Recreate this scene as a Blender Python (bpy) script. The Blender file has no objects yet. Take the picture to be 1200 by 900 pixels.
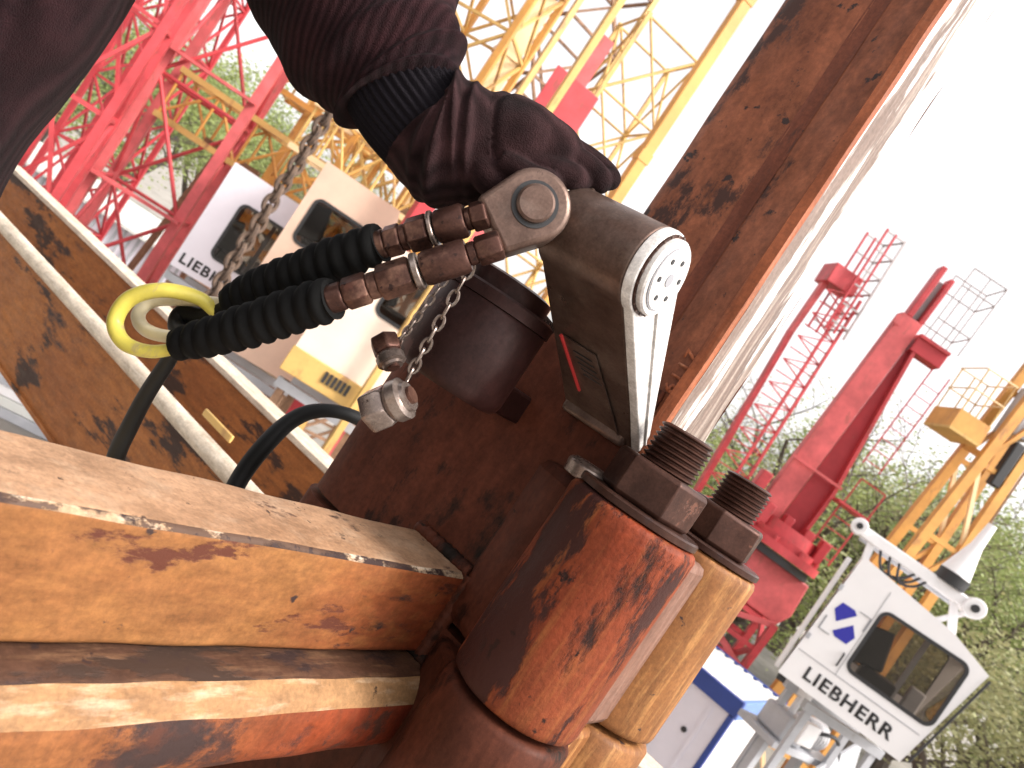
import bpy, bmesh, math, random
from mathutils import Vector, Matrix, noise as mnoise
random.seed(7)
R = math.radians
SC = bpy.context.scene
COL = SC.collection
V = Vector

# ---------------------------------------------------------------- camera
ROLL, PITCH, F = R(33.5), R(-1.4), 933.0
fwd = V((0, math.cos(PITCH), math.sin(PITCH)))
x0 = V((1, 0, 0)); z0 = x0.cross(fwd)
CR = x0*math.cos(ROLL) + z0*math.sin(ROLL)
CU = -x0*math.sin(ROLL) + z0*math.cos(ROLL)
cam = bpy.data.cameras.new('camera'); camo = bpy.data.objects.new('camera', cam); COL.objects.link(camo)
cam.sensor_width = 36; cam.lens = 36*F/1200; cam.clip_start = 0.02; cam.clip_end = 3000
mw = Matrix((CR, CU, -fwd)).transposed().to_4x4(); camo.matrix_world = mw
SC.camera = camo
cam.dof.use_dof = True; cam.dof.focus_distance = 0.68; cam.dof.aperture_fstop = 12

# ---------------------------------------------------------------- world, sun, exposure
SUN_AZ, SUN_EL = R(112), R(44)          # azimuth clockwise from +Y (view direction)
w = bpy.data.worlds.new('World'); SC.world = w; w.use_nodes = True
nt = w.node_tree; bgn = nt.nodes['Background']
sky = nt.nodes.new('ShaderNodeTexSky'); sky.sky_type = 'NISHITA'; sky.sun_disc = False
sky.sun_elevation = SUN_EL; sky.sun_rotation = SUN_AZ; sky.dust_density = 4; sky.air_density = 1.0; sky.ozone_density = 1
hs = nt.nodes.new('ShaderNodeHueSaturation'); hs.inputs['Saturation'].default_value = 0.12
tint = nt.nodes.new('ShaderNodeMixRGB'); tint.blend_type = 'MULTIPLY'; tint.inputs[0].default_value = 1
tint.inputs[2].default_value = (1.0, 0.955, 0.93, 1)
nt.links.new(sky.outputs[0], hs.inputs['Color']); nt.links.new(hs.outputs[0], tint.inputs[1])
nt.links.new(tint.outputs[0], bgn.inputs[0]); bgn.inputs[1].default_value = 0.15
sl = bpy.data.lights.new('sun', 'SUN'); sl.energy = 1.2; sl.angle = R(12); sl.color = (1, 0.94, 0.86)
so = bpy.data.objects.new('sun', sl); COL.objects.link(so)
sd = V((math.sin(SUN_AZ)*math.cos(SUN_EL), math.cos(SUN_AZ)*math.cos(SUN_EL), math.sin(SUN_EL)))
so.rotation_euler = sd.to_track_quat('Z', 'Y').to_euler()
SC.view_settings.view_transform = 'Standard'; SC.view_settings.look = 'None'
SC.view_settings.exposure = 1.42; SC.view_settings.gamma = 1
SC.render.engine = 'CYCLES'

# ---------------------------------------------------------------- placing helpers
def ray(px, py): return fwd*1.0 + CR*((px-600)/F) - CU*((py-450)/F)
def P(px, py, d): return ray(px, py)*d                 # point seen at that pixel, d metres in front
def HV(h, v, d): return P(600+.834*h+.552*v, 450+.552*h-.834*v, d)
m1 = ray(1139, 779); m1.z = 0; m1.normalize()           # direction of the big horizontal tubes
m2 = m1.cross(V((0, 0, 1)))
NF = Matrix((m2, m1, V((0, 0, 1)))).transposed().to_4x4()    # near frame: x = b, y = c, z = up
NFi = NF.inverted()
def NL(px, py, d): return NFi @ P(px, py, d)
def onc(px, py, c):                                     # near-frame point on plane y = c
    r = NFi @ ray(px, py); return r*(c/r.y)
def onb(px, py, b):
    r = NFi @ ray(px, py); return r*(b/r.x)
GZ = -5.2

WM = {}
def reg(o, M, parent=None):
    WM[o.name] = M.copy()
    if parent is not None:
        o.parent = parent; o.matrix_basis = WM[parent.name].inverted() @ M
    else: o.matrix_basis = M
def tag(o, label, cat, group=None):
    o['label'] = label; o['category'] = cat
    if group: o['group'] = group
    return o
def thing(name, label, cat, M, group=None):
    if isinstance(M, Vector): M = Matrix.Translation(M)
    o = bpy.data.objects.new(name, None); COL.objects.link(o); reg(o, M)
    o.empty_display_size = .1
    return tag(o, label, cat, group)
def TR(loc, rz=0): return Matrix.Translation(loc) @ Matrix.Rotation(rz, 4, 'Z')
def nroot(b, c, z): return NF @ Matrix.Translation((b, c, z))

def basis(z, up=None):
    z = z.normalized()
    up = up or (V((0, 0, 1)) if abs(z.z) < .9 else V((0, 1, 0)))
    x = up.cross(z)
    if x.length < 1e-5: x = V((1, 0, 0)).cross(z)
    x.normalize(); y = z.cross(x)
    return x, y, z

class MB:
    def __init__(s): s.v = []; s.f = []
    def add(s, vs, fs):
        n = len(s.v); s.v += [V(p) for p in vs]; s.f += [tuple(i+n for i in f) for f in fs]; return s
    def box(s, lo, hi):
        x0, y0, z0 = lo; x1, y1, z1 = hi
        return s.add([(x0,y0,z0),(x1,y0,z0),(x1,y1,z0),(x0,y1,z0),(x0,y0,z1),(x1,y0,z1),(x1,y1,z1),(x0,y1,z1)],
                     [(0,3,2,1),(4,5,6,7),(0,1,5,4),(1,2,6,5),(2,3,7,6),(3,0,4,7)])
    def bar(s, a, b, w, h=None, up=None):
        a, b = V(a), V(b); h = h or w; x, y, z = basis(b-a, up); x = x*w/2; y = y*h/2
        return s.add([a-x-y,a+x-y,a+x+y,a-x+y,b-x-y,b+x-y,b+x+y,b-x+y],
                     [(0,3,2,1),(4,5,6,7),(0,1,5,4),(1,2,6,5),(2,3,7,6),(3,0,4,7)])
    def loft(s, rings, cap=True, closed=True):
        n = len(rings[0]); k = len(s.v)
        for r in rings: s.v += [V(p) for p in r]
        for i in range(len(rings)-1):
            for j in range(n if closed else n-1):
                a = k+i*n+j; b = k+i*n+(j+1) % n
                s.f.append((a, b, b+n, a+n))
        if cap:
            s.f.append(tuple(k+j for j in reversed(range(n)))); s.f.append(tuple(k+(len(rings)-1)*n+j for j in range(n)))
        return s
    def lathe(s, a, axis, prof, n=24, rot=0, up=None):     # prof = [(t, r)]
        a = V(a); x, y, z = basis(V(axis), up)
        return s.loft([[a+z*t+(x*math.cos(rot+2*math.pi*j/n)+y*math.sin(rot+2*math.pi*j/n))*max(r, 1e-5) for j in range(n)] for t, r in prof])
    def cyl(s, a, b, r, r2=None, n=16):
        a, b = V(a), V(b); return s.lathe(a, b-a, [(0, r), ((b-a).length, r if r2 is None else r2)], n)
    def tube(s, pts, rad, n=12, fn=None):
        pts = [V(p) for p in pts]; rings = []; up = None
        for i, p in enumerate(pts):
            t = (pts[min(i+1, len(pts)-1)]-pts[max(i-1, 0)]).normalized()
            if up is None: x, y, _ = basis(t)
            else:
                x = up - t*up.dot(t); x.normalize(); y = t.cross(x)
            up = x; r = rad[i] if hasattr(rad, '__len__') else rad
            rings.append([p+(x*math.cos(2*math.pi*j/n)+y*math.sin(2*math.pi*j/n))*(r*(fn(i, j/n, p) if fn else 1)) for j in range(n)])
        return s.loft(rings)
    def prism(s, poly, o, u, v, wv):                       # poly in (u,v), extruded by wv
        o, u, v, wv = V(o), V(u), V(v), V(wv)
        base = [o+u*p[0]+v*p[1] for p in poly]
        return s.loft([base, [p+wv for p in base]])
    def mesh(s, name, smooth=35):
        me = bpy.data.meshes.new(name); me.from_pydata([tuple(p) for p in s.v], [], s.f); me.validate(); 
        bm = bmesh.new(); bm.from_mesh(me); bmesh.ops.recalc_face_normals(bm, faces=bm.faces); bm.to_mesh(me); bm.free()
        if smooth:
            me.shade_smooth(); me.set_sharp_from_angle(angle=R(smooth))
        return me
    def build(s, name, mat, parent=None, space=None, M=None, bevel=0, seg=2, smooth=35, sub=0):
        if M is None: M = WM[parent.name] if parent is not None else Matrix()
        if space is None: space = M
        T = M.inverted() @ space
        s.v = [T @ p for p in s.v]
        me = s.mesh(name, smooth); me.materials.append(mat)
        o = bpy.data.objects.new(name, me); COL.objects.link(o); reg(o, M, parent)
        if bevel:
            b = o.modifiers.new('bevel', 'BEVEL'); b.width = bevel; b.segments = seg; b.limit_method = 'ANGLE'; b.angle_limit = R(35)
            if smooth: b.harden_normals = False
        if sub:
            b = o.modifiers.new('sub', 'SUBSURF'); b.levels = sub; b.render_levels = sub
        return o

def spline(pts, n=12):                                    # Catmull-Rom through (x,y,z[,r]) tuples
    pts = [tuple(p) for p in pts]; P_ = [pts[0]]+pts+[pts[-1]]; out = []
    for i in range(1, len(P_)-2):
        for k in range(n):
            t = k/n
            out.append(tuple(.5*(2*b+(c-a)*t+(2*a-5*b+4*c-d)*t*t+(3*b-a-3*c+d)*t**3) for a, b, c, d in zip(P_[i-1], P_[i], P_[i+1], P_[i+2])))
    out.append(pts[-1]); return out

_unit = {}
def unit(kind, mat):
    k = (kind, mat.name)
    if k not in _unit:
        m = MB()
        if kind == 'box': m.box((-.5,-.5,0), (.5,.5,1)); me = m.mesh('bar', 0)
        else: m.lathe((0,0,0), (0,0,1), [(0,.5),(1,.5)], 8); me = m.mesh('rod', 50)
        me.materials.append(mat); _unit[k] = me
    return _unit[k]
def rod(name, a, b, w_, mat, parent, h=None, kind='box', up=None, space=None):   # a part that shares one unit mesh
    a, b = V(a), V(b); x, y, z = basis(b-a, up)
    L = (b-a).length; M = Matrix((x*w_, y*(h or w_), z*L)).transposed().to_4x4(); M.translation = a
    o = bpy.data.objects.new(name, unit(kind, mat)); COL.objects.link(o)
    reg(o, (space if space is not None else WM[parent.name]) @ M, parent); return o

# ---------------------------------------------------------------- materials
def newmat(name):
    m = bpy.data.materials.new(name); m.use_nodes = True
    nt = m.node_tree; return m, nt, nt.nodes['Principled BSDF']
def nd(nt, t, **kw):
    n = nt.nodes.new('ShaderNode'+t)
    for k, v in kw.items():
        if k.startswith('i_'):
            k2 = k[2:]; n.inputs[int(k2) if k2.isdigit() else k2].default_value = v
        else: setattr(n, k, v)
    return n
def ramp(nt, src, p0, p1, c0=(0,0,0,1), c1=(1,1,1,1)):
    r = nd(nt, 'ValToRGB'); r.color_ramp.elements[0].position = p0; r.color_ramp.elements[1].position = p1
    r.color_ramp.elements[0].color = c0; r.color_ramp.elements[1].color = c1
    nt.links.new(src, r.inputs[0]); return r.outputs[0]
def mixc(nt, fac, a, b, mode='MIX'):
    m = nd(nt, 'MixRGB', blend_type=mode)
    for i, s in enumerate((fac, a, b)):
        if hasattr(s, 'is_linked'): nt.links.new(s, m.inputs[i])
        elif isinstance(s, (int, float)): m.inputs[i].default_value = s
        else: m.inputs[i].default_value = tuple(s)+(1,) if len(s) == 3 else s
    return m.outputs[0]
def noise_(nt, co, scale, stretch=(1,1,1), detail=6, rough=.6, off=0):
    mp = nd(nt, 'Mapping'); mp.inputs['Scale'].default_value = stretch; mp.inputs['Location'].default_value = (off, off*.7, off*1.3)
    nt.links.new(co, mp.inputs[0])
    n = nd(nt, 'TexNoise'); n.inputs['Scale'].default_value = scale; n.inputs['Detail'].default_value = detail; n.inputs['Roughness'].default_value = rough
    nt.links.new(mp.outputs[0], n.inputs['Vector']); return n.outputs['Fac']
def worn(name, base, base2, patch, patch_t=.62, patch_s=9, stretch=(1,1,1), streak=(1,1,1), streak_c=(.5,.42,.33),
         streak_amt=.5, dark=(.035,.02,.018), speck_t=.68, speck_s=60, rough=.6, metal=0, bump=.35, big=4, bdist=.0015, spec=.25, grad=None, mott=.55):
    m, nt, b = newmat(name); co = nd(nt, 'TexCoord').outputs['Object']
    c = mixc(nt, ramp(nt, noise_(nt, co, big, stretch), .35, .68), base, base2)
    if grad:                                            # red primer plus joint shade painted into the colour towards one end
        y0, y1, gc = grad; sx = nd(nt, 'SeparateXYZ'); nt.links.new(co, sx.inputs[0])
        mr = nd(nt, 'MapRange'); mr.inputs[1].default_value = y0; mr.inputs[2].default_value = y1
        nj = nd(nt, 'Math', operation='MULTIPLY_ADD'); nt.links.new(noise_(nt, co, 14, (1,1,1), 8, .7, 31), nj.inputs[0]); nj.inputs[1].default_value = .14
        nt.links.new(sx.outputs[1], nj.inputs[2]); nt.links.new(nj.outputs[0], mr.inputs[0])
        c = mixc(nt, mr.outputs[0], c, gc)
    mid = noise_(nt, co, 38, stretch, 8, .75, 23)
    c = mixc(nt, mott, c, ramp(nt, mid, .36, .62, (.42,.38,.36,1), (1.25,1.25,1.25,1)), 'MULTIPLY')
    st = ramp(nt, noise_(nt, co, 26, streak, 5, .65, 3), .5, .75)
    sm = nd(nt, 'Math', operation='MULTIPLY', i_1=streak_amt); nt.links.new(st, sm.inputs[0])
    c = mixc(nt, sm.outputs[0], c, streak_c)
    gr = noise_(nt, co, speck_s*4, (1,1,1), 4, .7, 1)
    c = mixc(nt, .55, c, ramp(nt, gr, .25, .75, (.45,.45,.45,1), (1.35,1.3,1.25,1)), 'MULTIPLY')
    pf = ramp(nt, noise_(nt, co, patch_s, stretch, 10, .68, 7), patch_t, patch_t+.035)
    c = mixc(nt, pf, c, patch)
    pf2 = ramp(nt, noise_(nt, co, patch_s*.8, stretch, 10, .7, 19), patch_t+.03, patch_t+.09)
    c = mixc(nt, pf2, c, dark)
    sp = ramp(nt, noise_(nt, co, speck_s, (1,1,1), 6, .6, 11), speck_t, speck_t+.04)
    c = mixc(nt, sp, c, dark)
    nt.links.new(c, b.inputs['Base Color'])
    r = ramp(nt, noise_(nt, co, 30, stretch, 6, .7, 5), .3, .8, (rough-.18,)*3+(1,), (min(1, rough+.2),)*3+(1,))
    nt.links.new(r, b.inputs['Roughness']); b.inputs['Metallic'].default_value = metal
    b.inputs['Specular IOR Level'].default_value = spec
    hsum = mixc(nt, 1, mixc(nt, .5, gr, noise_(nt, co, 22, stretch, 10, .7, 2)), mixc(nt, .5, pf, pf2), 'SUBTRACT')
    bp = nd(nt, 'Bump', i_Strength=bump, i_Distance=bdist); nt.links.new(hsum, bp.inputs['Height']); nt.links.new(bp.outputs[0], b.inputs['Normal'])
    return m
def paint(name, col, rough=.5, var=.18, scale=2.5, metal=0, dirt=(.2,.15,.12), dirt_t=.66, spec=.4, bump=.1):
    m, nt, b = newmat(name); co = nd(nt, 'TexCoord').outputs['Object']
    geo = nd(nt, 'NewGeometry').outputs['Position']
    n = noise_(nt, geo, scale, (1,1,1), 8, .65)
    c = mixc(nt, 1, col, ramp(nt, n, .3, .7, (1-var,)*3+(1,), (1+var*.5,)*3+(1,)), 'MULTIPLY')
    c = mixc(nt, ramp(nt, noise_(nt, geo, scale*3, (1,1,.35), 10, .7, 4), dirt_t, dirt_t+.12), c, dirt)
    nt.links.new(c, b.inputs['Base Color']); b.inputs['Roughness'].default_value = rough; b.inputs['Metallic'].default_value = metal
    b.inputs['Specular IOR Level'].default_value = spec
    bp = nd(nt, 'Bump', i_Strength=bump, i_Distance=.01); nt.links.new(n, bp.inputs['Height']); nt.links.new(bp.outputs[0], b.inputs['Normal'])
    return m
def plain(name, col, rough=.5, metal=0, alpha=None):
    m, nt, b = newmat(name); b.inputs['Base Color'].default_value = tuple(col)+(1,); b.inputs['Roughness'].default_value = rough
    b.inputs['Metallic'].default_value = metal
    return m

RUST = worn('column_paint', (.235,.078,.038), (.31,.112,.058), (.055,.024,.018), .57, 9, (1,1,.5), (3,3,.25), (.16,.05,.03), .5, speck_t=.62, speck_s=42, mott=.75)
FLAKE = worn('flaked_white_paint', (.16,.112,.092), (.22,.165,.14), (.82,.80,.76), .50, 9, (1,1.6,.16), (3,3,.15), (.55,.48,.42), .8, dark=(.84,.82,.78), speck_t=.72, bump=.5, rough=.5)
EDGE = worn('scraped_edge_paint', (.34,.105,.045), (.26,.075,.03), (.13,.04,.025), .66, 20, (1,1,.3), (3,3,.2), (.6,.3,.18), .5)
BODY = worn('dark_casting_paint', (.105,.030,.016), (.052,.017,.010), (.024,.009,.006), .55, 8, (1,1,.5), (3,3,.25), (.12,.038,.022), .5, dark=(.012,.008,.006), speck_s=40, rough=.6, spec=.12)
ORED = worn('flaking_red_paint', (.24,.038,.015), (.145,.040,.016), (.040,.014,.011), .515, 13, (1.2,1.2,.4), (4,4,.3), (.30,.11,.035), .6, dark=(.022,.010,.008), speck_s=50, speck_t=.64, spec=.15, bump=.7, bdist=.002)
ORAN = worn('weathered_orange_paint', (.24,.105,.035), (.19,.072,.024), (.30,.12,.04), .66, 14, (1.2,1.2,.4), (4,4,.4), (.66,.36,.13), .5, speck_s=55, speck_t=.67, bump=.45)
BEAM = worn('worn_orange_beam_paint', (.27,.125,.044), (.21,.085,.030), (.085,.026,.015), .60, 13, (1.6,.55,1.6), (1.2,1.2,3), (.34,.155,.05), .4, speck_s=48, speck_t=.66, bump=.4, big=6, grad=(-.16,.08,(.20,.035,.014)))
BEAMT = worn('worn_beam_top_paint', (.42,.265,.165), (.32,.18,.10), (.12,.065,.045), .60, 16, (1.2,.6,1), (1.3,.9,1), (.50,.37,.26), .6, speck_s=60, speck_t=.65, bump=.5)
LIP2 = worn('rubbed_pale_edge', (.34,.205,.10), (.29,.155,.07), (.16,.08,.045), .66, 22, (1,.5,1), (3,.6,3), (.62,.5,.36), .6, speck_s=60, speck_t=.67, bump=.4)
BEAMT2 = worn('shaded_grimy_beam_top', (.11,.052,.030), (.065,.033,.022), (.04,.024,.018), .54, 12, (1.5,.45,1), (5,.6,1), (.30,.17,.09), .5, speck_s=50, speck_t=.62, bump=.5)  # stained top, darkened to paint in the shade of the upper tube
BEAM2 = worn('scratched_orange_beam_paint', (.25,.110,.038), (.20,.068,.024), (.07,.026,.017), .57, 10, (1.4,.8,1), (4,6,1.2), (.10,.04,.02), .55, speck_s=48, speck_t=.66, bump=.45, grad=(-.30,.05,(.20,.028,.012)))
LIP = worn('chipped_edge', (.60,.47,.33), (.36,.21,.11), (.08,.045,.03), .50, 30, (1,.5,1), (5,1,5), (.85,.8,.7), .6, speck_s=90, speck_t=.6, bump=.6)
GIRD = worn('girder_brown_paint', (.33,.125,.034), (.24,.082,.024), (.040,.020,.014), .55, 5, (.35,1,1.4), (1.5,3,3), (.22,.09,.03), .5, speck_s=30, speck_t=.70)
GIRT = worn('girder_pale_edge', (.60,.53,.43), (.50,.42,.33), (.42,.30,.2), .68, 14, (.4,1,1), (.5,4,4), (.85,.8,.7), .5, speck_s=40, speck_t=.72)
NUTM = worn('oily_black_steel', (.070,.030,.021), (.040,.019,.014), (.14,.06,.04), .6, 25, (1,1,1), (1,1,1), (.12,.06,.045), .4, speck_s=90, rough=.42, metal=.45, bump=.35, bdist=.0006)
BLACK = worn('black_drum_steel', (.050,.018,.016), (.024,.011,.010), (.09,.04,.035), .6, 12, (1,1,1), (1,1,.3), (.08,.04,.035), .5, speck_s=80, speck_t=.75, rough=.45, metal=.3, bump=.12)
TOOL = worn('grey_tool_casting', (.165,.112,.092), (.110,.068,.054), (.10,.06,.05), .68, 18, (1,1,1), (1,1,1), (.26,.21,.18), .4, speck_s=110, speck_t=.74, rough=.42, metal=.55, bump=.25, bdist=.0006)
TOOLW = worn('bright_aluminium_plate', (.62,.61,.60), (.70,.69,.68), (.5,.5,.5), .68, 30, (1,1,1), (1,1,4), (.85,.85,.85), .5, dark=(.35,.33,.32), speck_s=140, speck_t=.76, rough=.3, metal=.0, bump=.1, bdist=.0004)
BRASS = worn('copper_brown_fitting', (.13,.060,.045), (.065,.034,.028), (.10,.045,.035), .6, 30, (1,1,1), (1,1,1), (.5,.28,.2), .5, speck_s=120, speck_t=.6, rough=.45, metal=.65, bump=.4, bdist=.0005)
STEEL = worn('dull_zinc_steel', (.34,.28,.25), (.24,.19,.17), (.22,.13,.10), .64, 30, (1,1,1), (1,1,1), (.6,.55,.5), .5, speck_s=120, rough=.32, metal=.8, bump=.15, bdist=.0005)
RUBBER = plain('black_ribbed_rubber', (.004,.004,.004), .75); RUBBER.node_tree.nodes['Principled BSDF'].inputs['Specular IOR Level'].default_value = .12
CABLE = plain('black_cable_rubber', (.005,.005,.005), .55); CABLE.node_tree.nodes['Principled BSDF'].inputs['Specular IOR Level'].default_value = .2
HOSEY = paint('yellow_hose_plastic', (.66,.57,.10), .38, .25, 22, dirt=(.42,.33,.16), dirt_t=.52)
HOSEP = paint('faded_cream_hose', (.66,.58,.38), .4, .2, 20, dirt=(.4,.28,.15), dirt_t=.6)
REDP = plain('red_paint_strip', (.6,.05,.05), .4)
INK = plain('black_print', (.015,.015,.017), .5)
BLUE = plain('blue_print', (.02,.02,.32), .45)
GREYP = plain('grey_print', (.25,.25,.27), .5)
CRED = paint('crane_red_paint', (.50,.055,.065), .5, .35, 2.2, dirt=(.24,.06,.05), dirt_t=.56)
CPINK = paint('pinkish_red_paint', (.58,.11,.115), .55, .35, 2.2, dirt=(.30,.09,.075), dirt_t=.57)  # paler, pinker variant of the crane red
CRED2 = paint('dark_red_paint', (.42,.035,.045), .5, .25, 1.5)
CYEL = paint('crane_yellow_paint', (.58,.37,.12), .5, .3, 1.5, dirt=(.30,.15,.07), dirt_t=.54)
CYELO = paint('orange_yellow_paint', (.60,.30,.075), .5, .3, 1.5, dirt=(.3,.13,.06), dirt_t=.56)
CCREAM = paint('cream_yellow_paint', (.78,.58,.33), .5, .2, 1.5, dirt=(.5,.3,.15), dirt_t=.64)
CRUST = paint('rusty_steel', (.26,.15,.09), .8, .4, 8, dirt=(.1,.06,.05), dirt_t=.55)
WHITE = paint('cab_white_paint', (.80,.79,.80), .35, .05, 1.5, dirt=(.55,.52,.5), dirt_t=.72)
LILAC = paint('pale_panel_paint', (.70,.67,.74), .4, .06, 1.5, dirt=(.5,.45,.45), dirt_t=.7)
PEACH = paint('faded_cream_cab_paint', (.74,.52,.40), .45, .12, 2, dirt=(.5,.3,.2), dirt_t=.66)
CREAM = paint('light_cream_paint', (.80,.66,.55), .45, .1, 2, dirt=(.55,.4,.3), dirt_t=.7)
BTRIM = paint('container_blue_paint', (.03,.06,.26), .4, .2, 2)
BTRIM2 = paint('light_blue_paint', (.16,.27,.55), .4, .2, 2)
CORR = paint('ribbed_roof_sheet', (.62,.63,.60), .5, .15, 1, dirt=(.4,.38,.33), dirt_t=.6)
GREYM = paint('grey_machine_paint', (.42,.43,.46), .4, .2, 2)
DARKM = plain('dark_rubber_trim', (.02,.02,.022), .5)
GALV = paint('galvanised_steel', (.36,.33,.33), .45, .2, 3, metal=.4)
GRAVEL = paint('gravel', (.30,.28,.25), .9, .35, .6, dirt=(.18,.16,.12), dirt_t=.56, bump=.6)
BARK = paint('bark', (.11,.09,.075), .9, .3, 8)
def glass(name, tintc=(.55,.5,.45)):
    m, nt, b = newmat(name)
    tr = nd(nt, 'BsdfTransparent', i_Color=tintc+(1,)); gl = nd(nt, 'BsdfGlossy', i_Roughness=.04); mx = nd(nt, 'MixShader')
    fr = nd(nt, 'Fresnel', i_IOR=1.5); nt.links.new(fr.outputs[0], mx.inputs[0])
    nt.links.new(tr.outputs[0], mx.inputs[1]); nt.links.new(gl.outputs[0], mx.inputs[2])
    nt.links.new(mx.outputs[0], nt.nodes['Material Output'].inputs[0]); return m
GLASS = glass('cab_glass'); 
def leafmat(name, c1, c2):
    m, nt, b = newmat(name); geo = nd(nt, 'NewGeometry').outputs['Position']
    c = mixc(nt, ramp(nt, noise_(nt, geo, 1.3, (1,1,1), 6, .7), .35, .65), c1, c2)
    nt.links.new(c, b.inputs['Base Color']); b.inputs['Roughness'].default_value = .6
    tl = nd(nt, 'BsdfTranslucent'); nt.links.new(c, tl.inputs[0]); mx = nd(nt, 'MixShader', i_0=.35)
    nt.links.new(b.outputs[0], mx.inputs[1]); nt.links.new(tl.outputs[0], mx.inputs[2]); nt.links.new(mx.outputs[0], nt.nodes['Material Output'].inputs[0])
    return m
LEAFA = leafmat('spring_leaves', (.34,.39,.14), (.20,.26,.08))
LEAFB = leafmat('olive_leaves', (.26,.28,.12), (.38,.37,.20))
def cloth(name, c1, c2, ribs, axis='Z', sc=900):
    m, nt, b = newmat(name); tc = nd(nt, 'TexCoord'); co = tc.outputs['Object']
    n = noise_(nt, co, 18, (1,1,1), 8, .65)
    c = mixc(nt, ramp(nt, n, .35, .7), c1, c2)
    wv = nd(nt, 'TexWave', wave_type='BANDS', bands_direction=axis, i_Scale=ribs, i_Distortion=1.2, i_Detail=2)
    nt.links.new(co, wv.inputs['Vector'])
    c = mixc(nt, .5, c, ramp(nt, wv.outputs['Fac'], 0, 1, (.25,.25,.25,1), (1.6,1.6,1.6,1)), 'MULTIPLY')
    nt.links.new(c, b.inputs['Base Color']); b.inputs['Roughness'].default_value = .85; b.inputs['Specular IOR Level'].default_value = .04
    b.inputs['Sheen Weight'].default_value = .02; b.inputs['Sheen Roughness'].default_value = .5
    fine = noise_(nt, co, sc, (1,1,1), 2, .5)
    h = mixc(nt, .7, wv.outputs['Fac'], fine)
    bp = nd(nt, 'Bump', i_Strength=.9, i_Distance=.0020); nt.links.new(h, bp.inputs['Height']); nt.links.new(bp.outputs[0], b.inputs['Normal'])
    return m
JACK = cloth('plum_ribbed_cloth', (.024,.0095,.011), (.007,.004,.005), 55, 'X')
KNIT = cloth('dark_knit', (.009,.0075,.010), (.006,.005,.0065), .5, 'X')
GLOVE = cloth('dark_plum_glove', (.034,.016,.017), (.007,.0045,.005), 25, 'Y')
SKIN = plain('skin', (.45,.27,.2), .6)

def text_mesh(body, width, height, mat, depth=.004, bold=.02):
    cu = bpy.data.curves.new('lettering', 'FONT'); cu.body = body; cu.size = 1; cu.extrude = 0; cu.offset = bold; cu.align_x = 'CENTER'; cu.align_y = 'CENTER'
    cu.resolution_u = 3; cu.space_character = 1.14
    ob = bpy.data.objects.new('tmp', cu); COL.objects.link(ob)
    dg = bpy.context.evaluated_depsgraph_get(); me = bpy.data.meshes.new_from_object(ob.evaluated_get(dg))
    bpy.data.objects.remove(ob); bpy.data.curves.remove(cu)
    xs = [v.co.x for v in me.vertices]; ys = [v.co.y for v in me.vertices]
    cx, cy = (max(xs)+min(xs))/2, (max(ys)+min(ys))/2; sx = width/(max(xs)-min(xs)); sy = height/(max(ys)-min(ys))
    for v in me.vertices: v.co = ((v.co.x-cx)*sx, (v.co.y-cy)*sy, 0)
    bm = bmesh.new(); bm.from_mesh(me)
    r = bmesh.ops.extrude_face_region(bm, geom=bm.faces[:]); bmesh.ops.translate(bm, verts=[g for g in r['geom'] if isinstance(g, bmesh.types.BMVert)], vec=(0,0,depth))
    bmesh.ops.recalc_face_normals(bm, faces=bm.faces); bm.to_mesh(me); bm.free()
    me.materials.clear(); me.materials.append(mat); return me
def put(me, name, M, parent):
    o = bpy.data.objects.new(name, me); COL.objects.link(o); reg(o, M, parent); return o

# ================================================================= SETTING
def grid_ground():
    m = MB(); n = 60; xs = []
    for i in range(n+1):
        t = (i/n*2-1); xs.append(math.copysign(abs(t)**3*900, t))
    vs = []
    for y in xs:
        for x in xs: vs.append((x, y+20, GZ + .06*mnoise.noise(V((x*.3, y*.3, 0)))))
    fs = [(j*(n+1)+i, j*(n+1)+i+1, (j+1)*(n+1)+i+1, (j+1)*(n+1)+i) for j in range(n) for i in range(n)]
    m.add(vs, fs); o = m.build('ground', GRAVEL); o['kind'] = 'structure'; return o
grid_ground()

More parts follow.
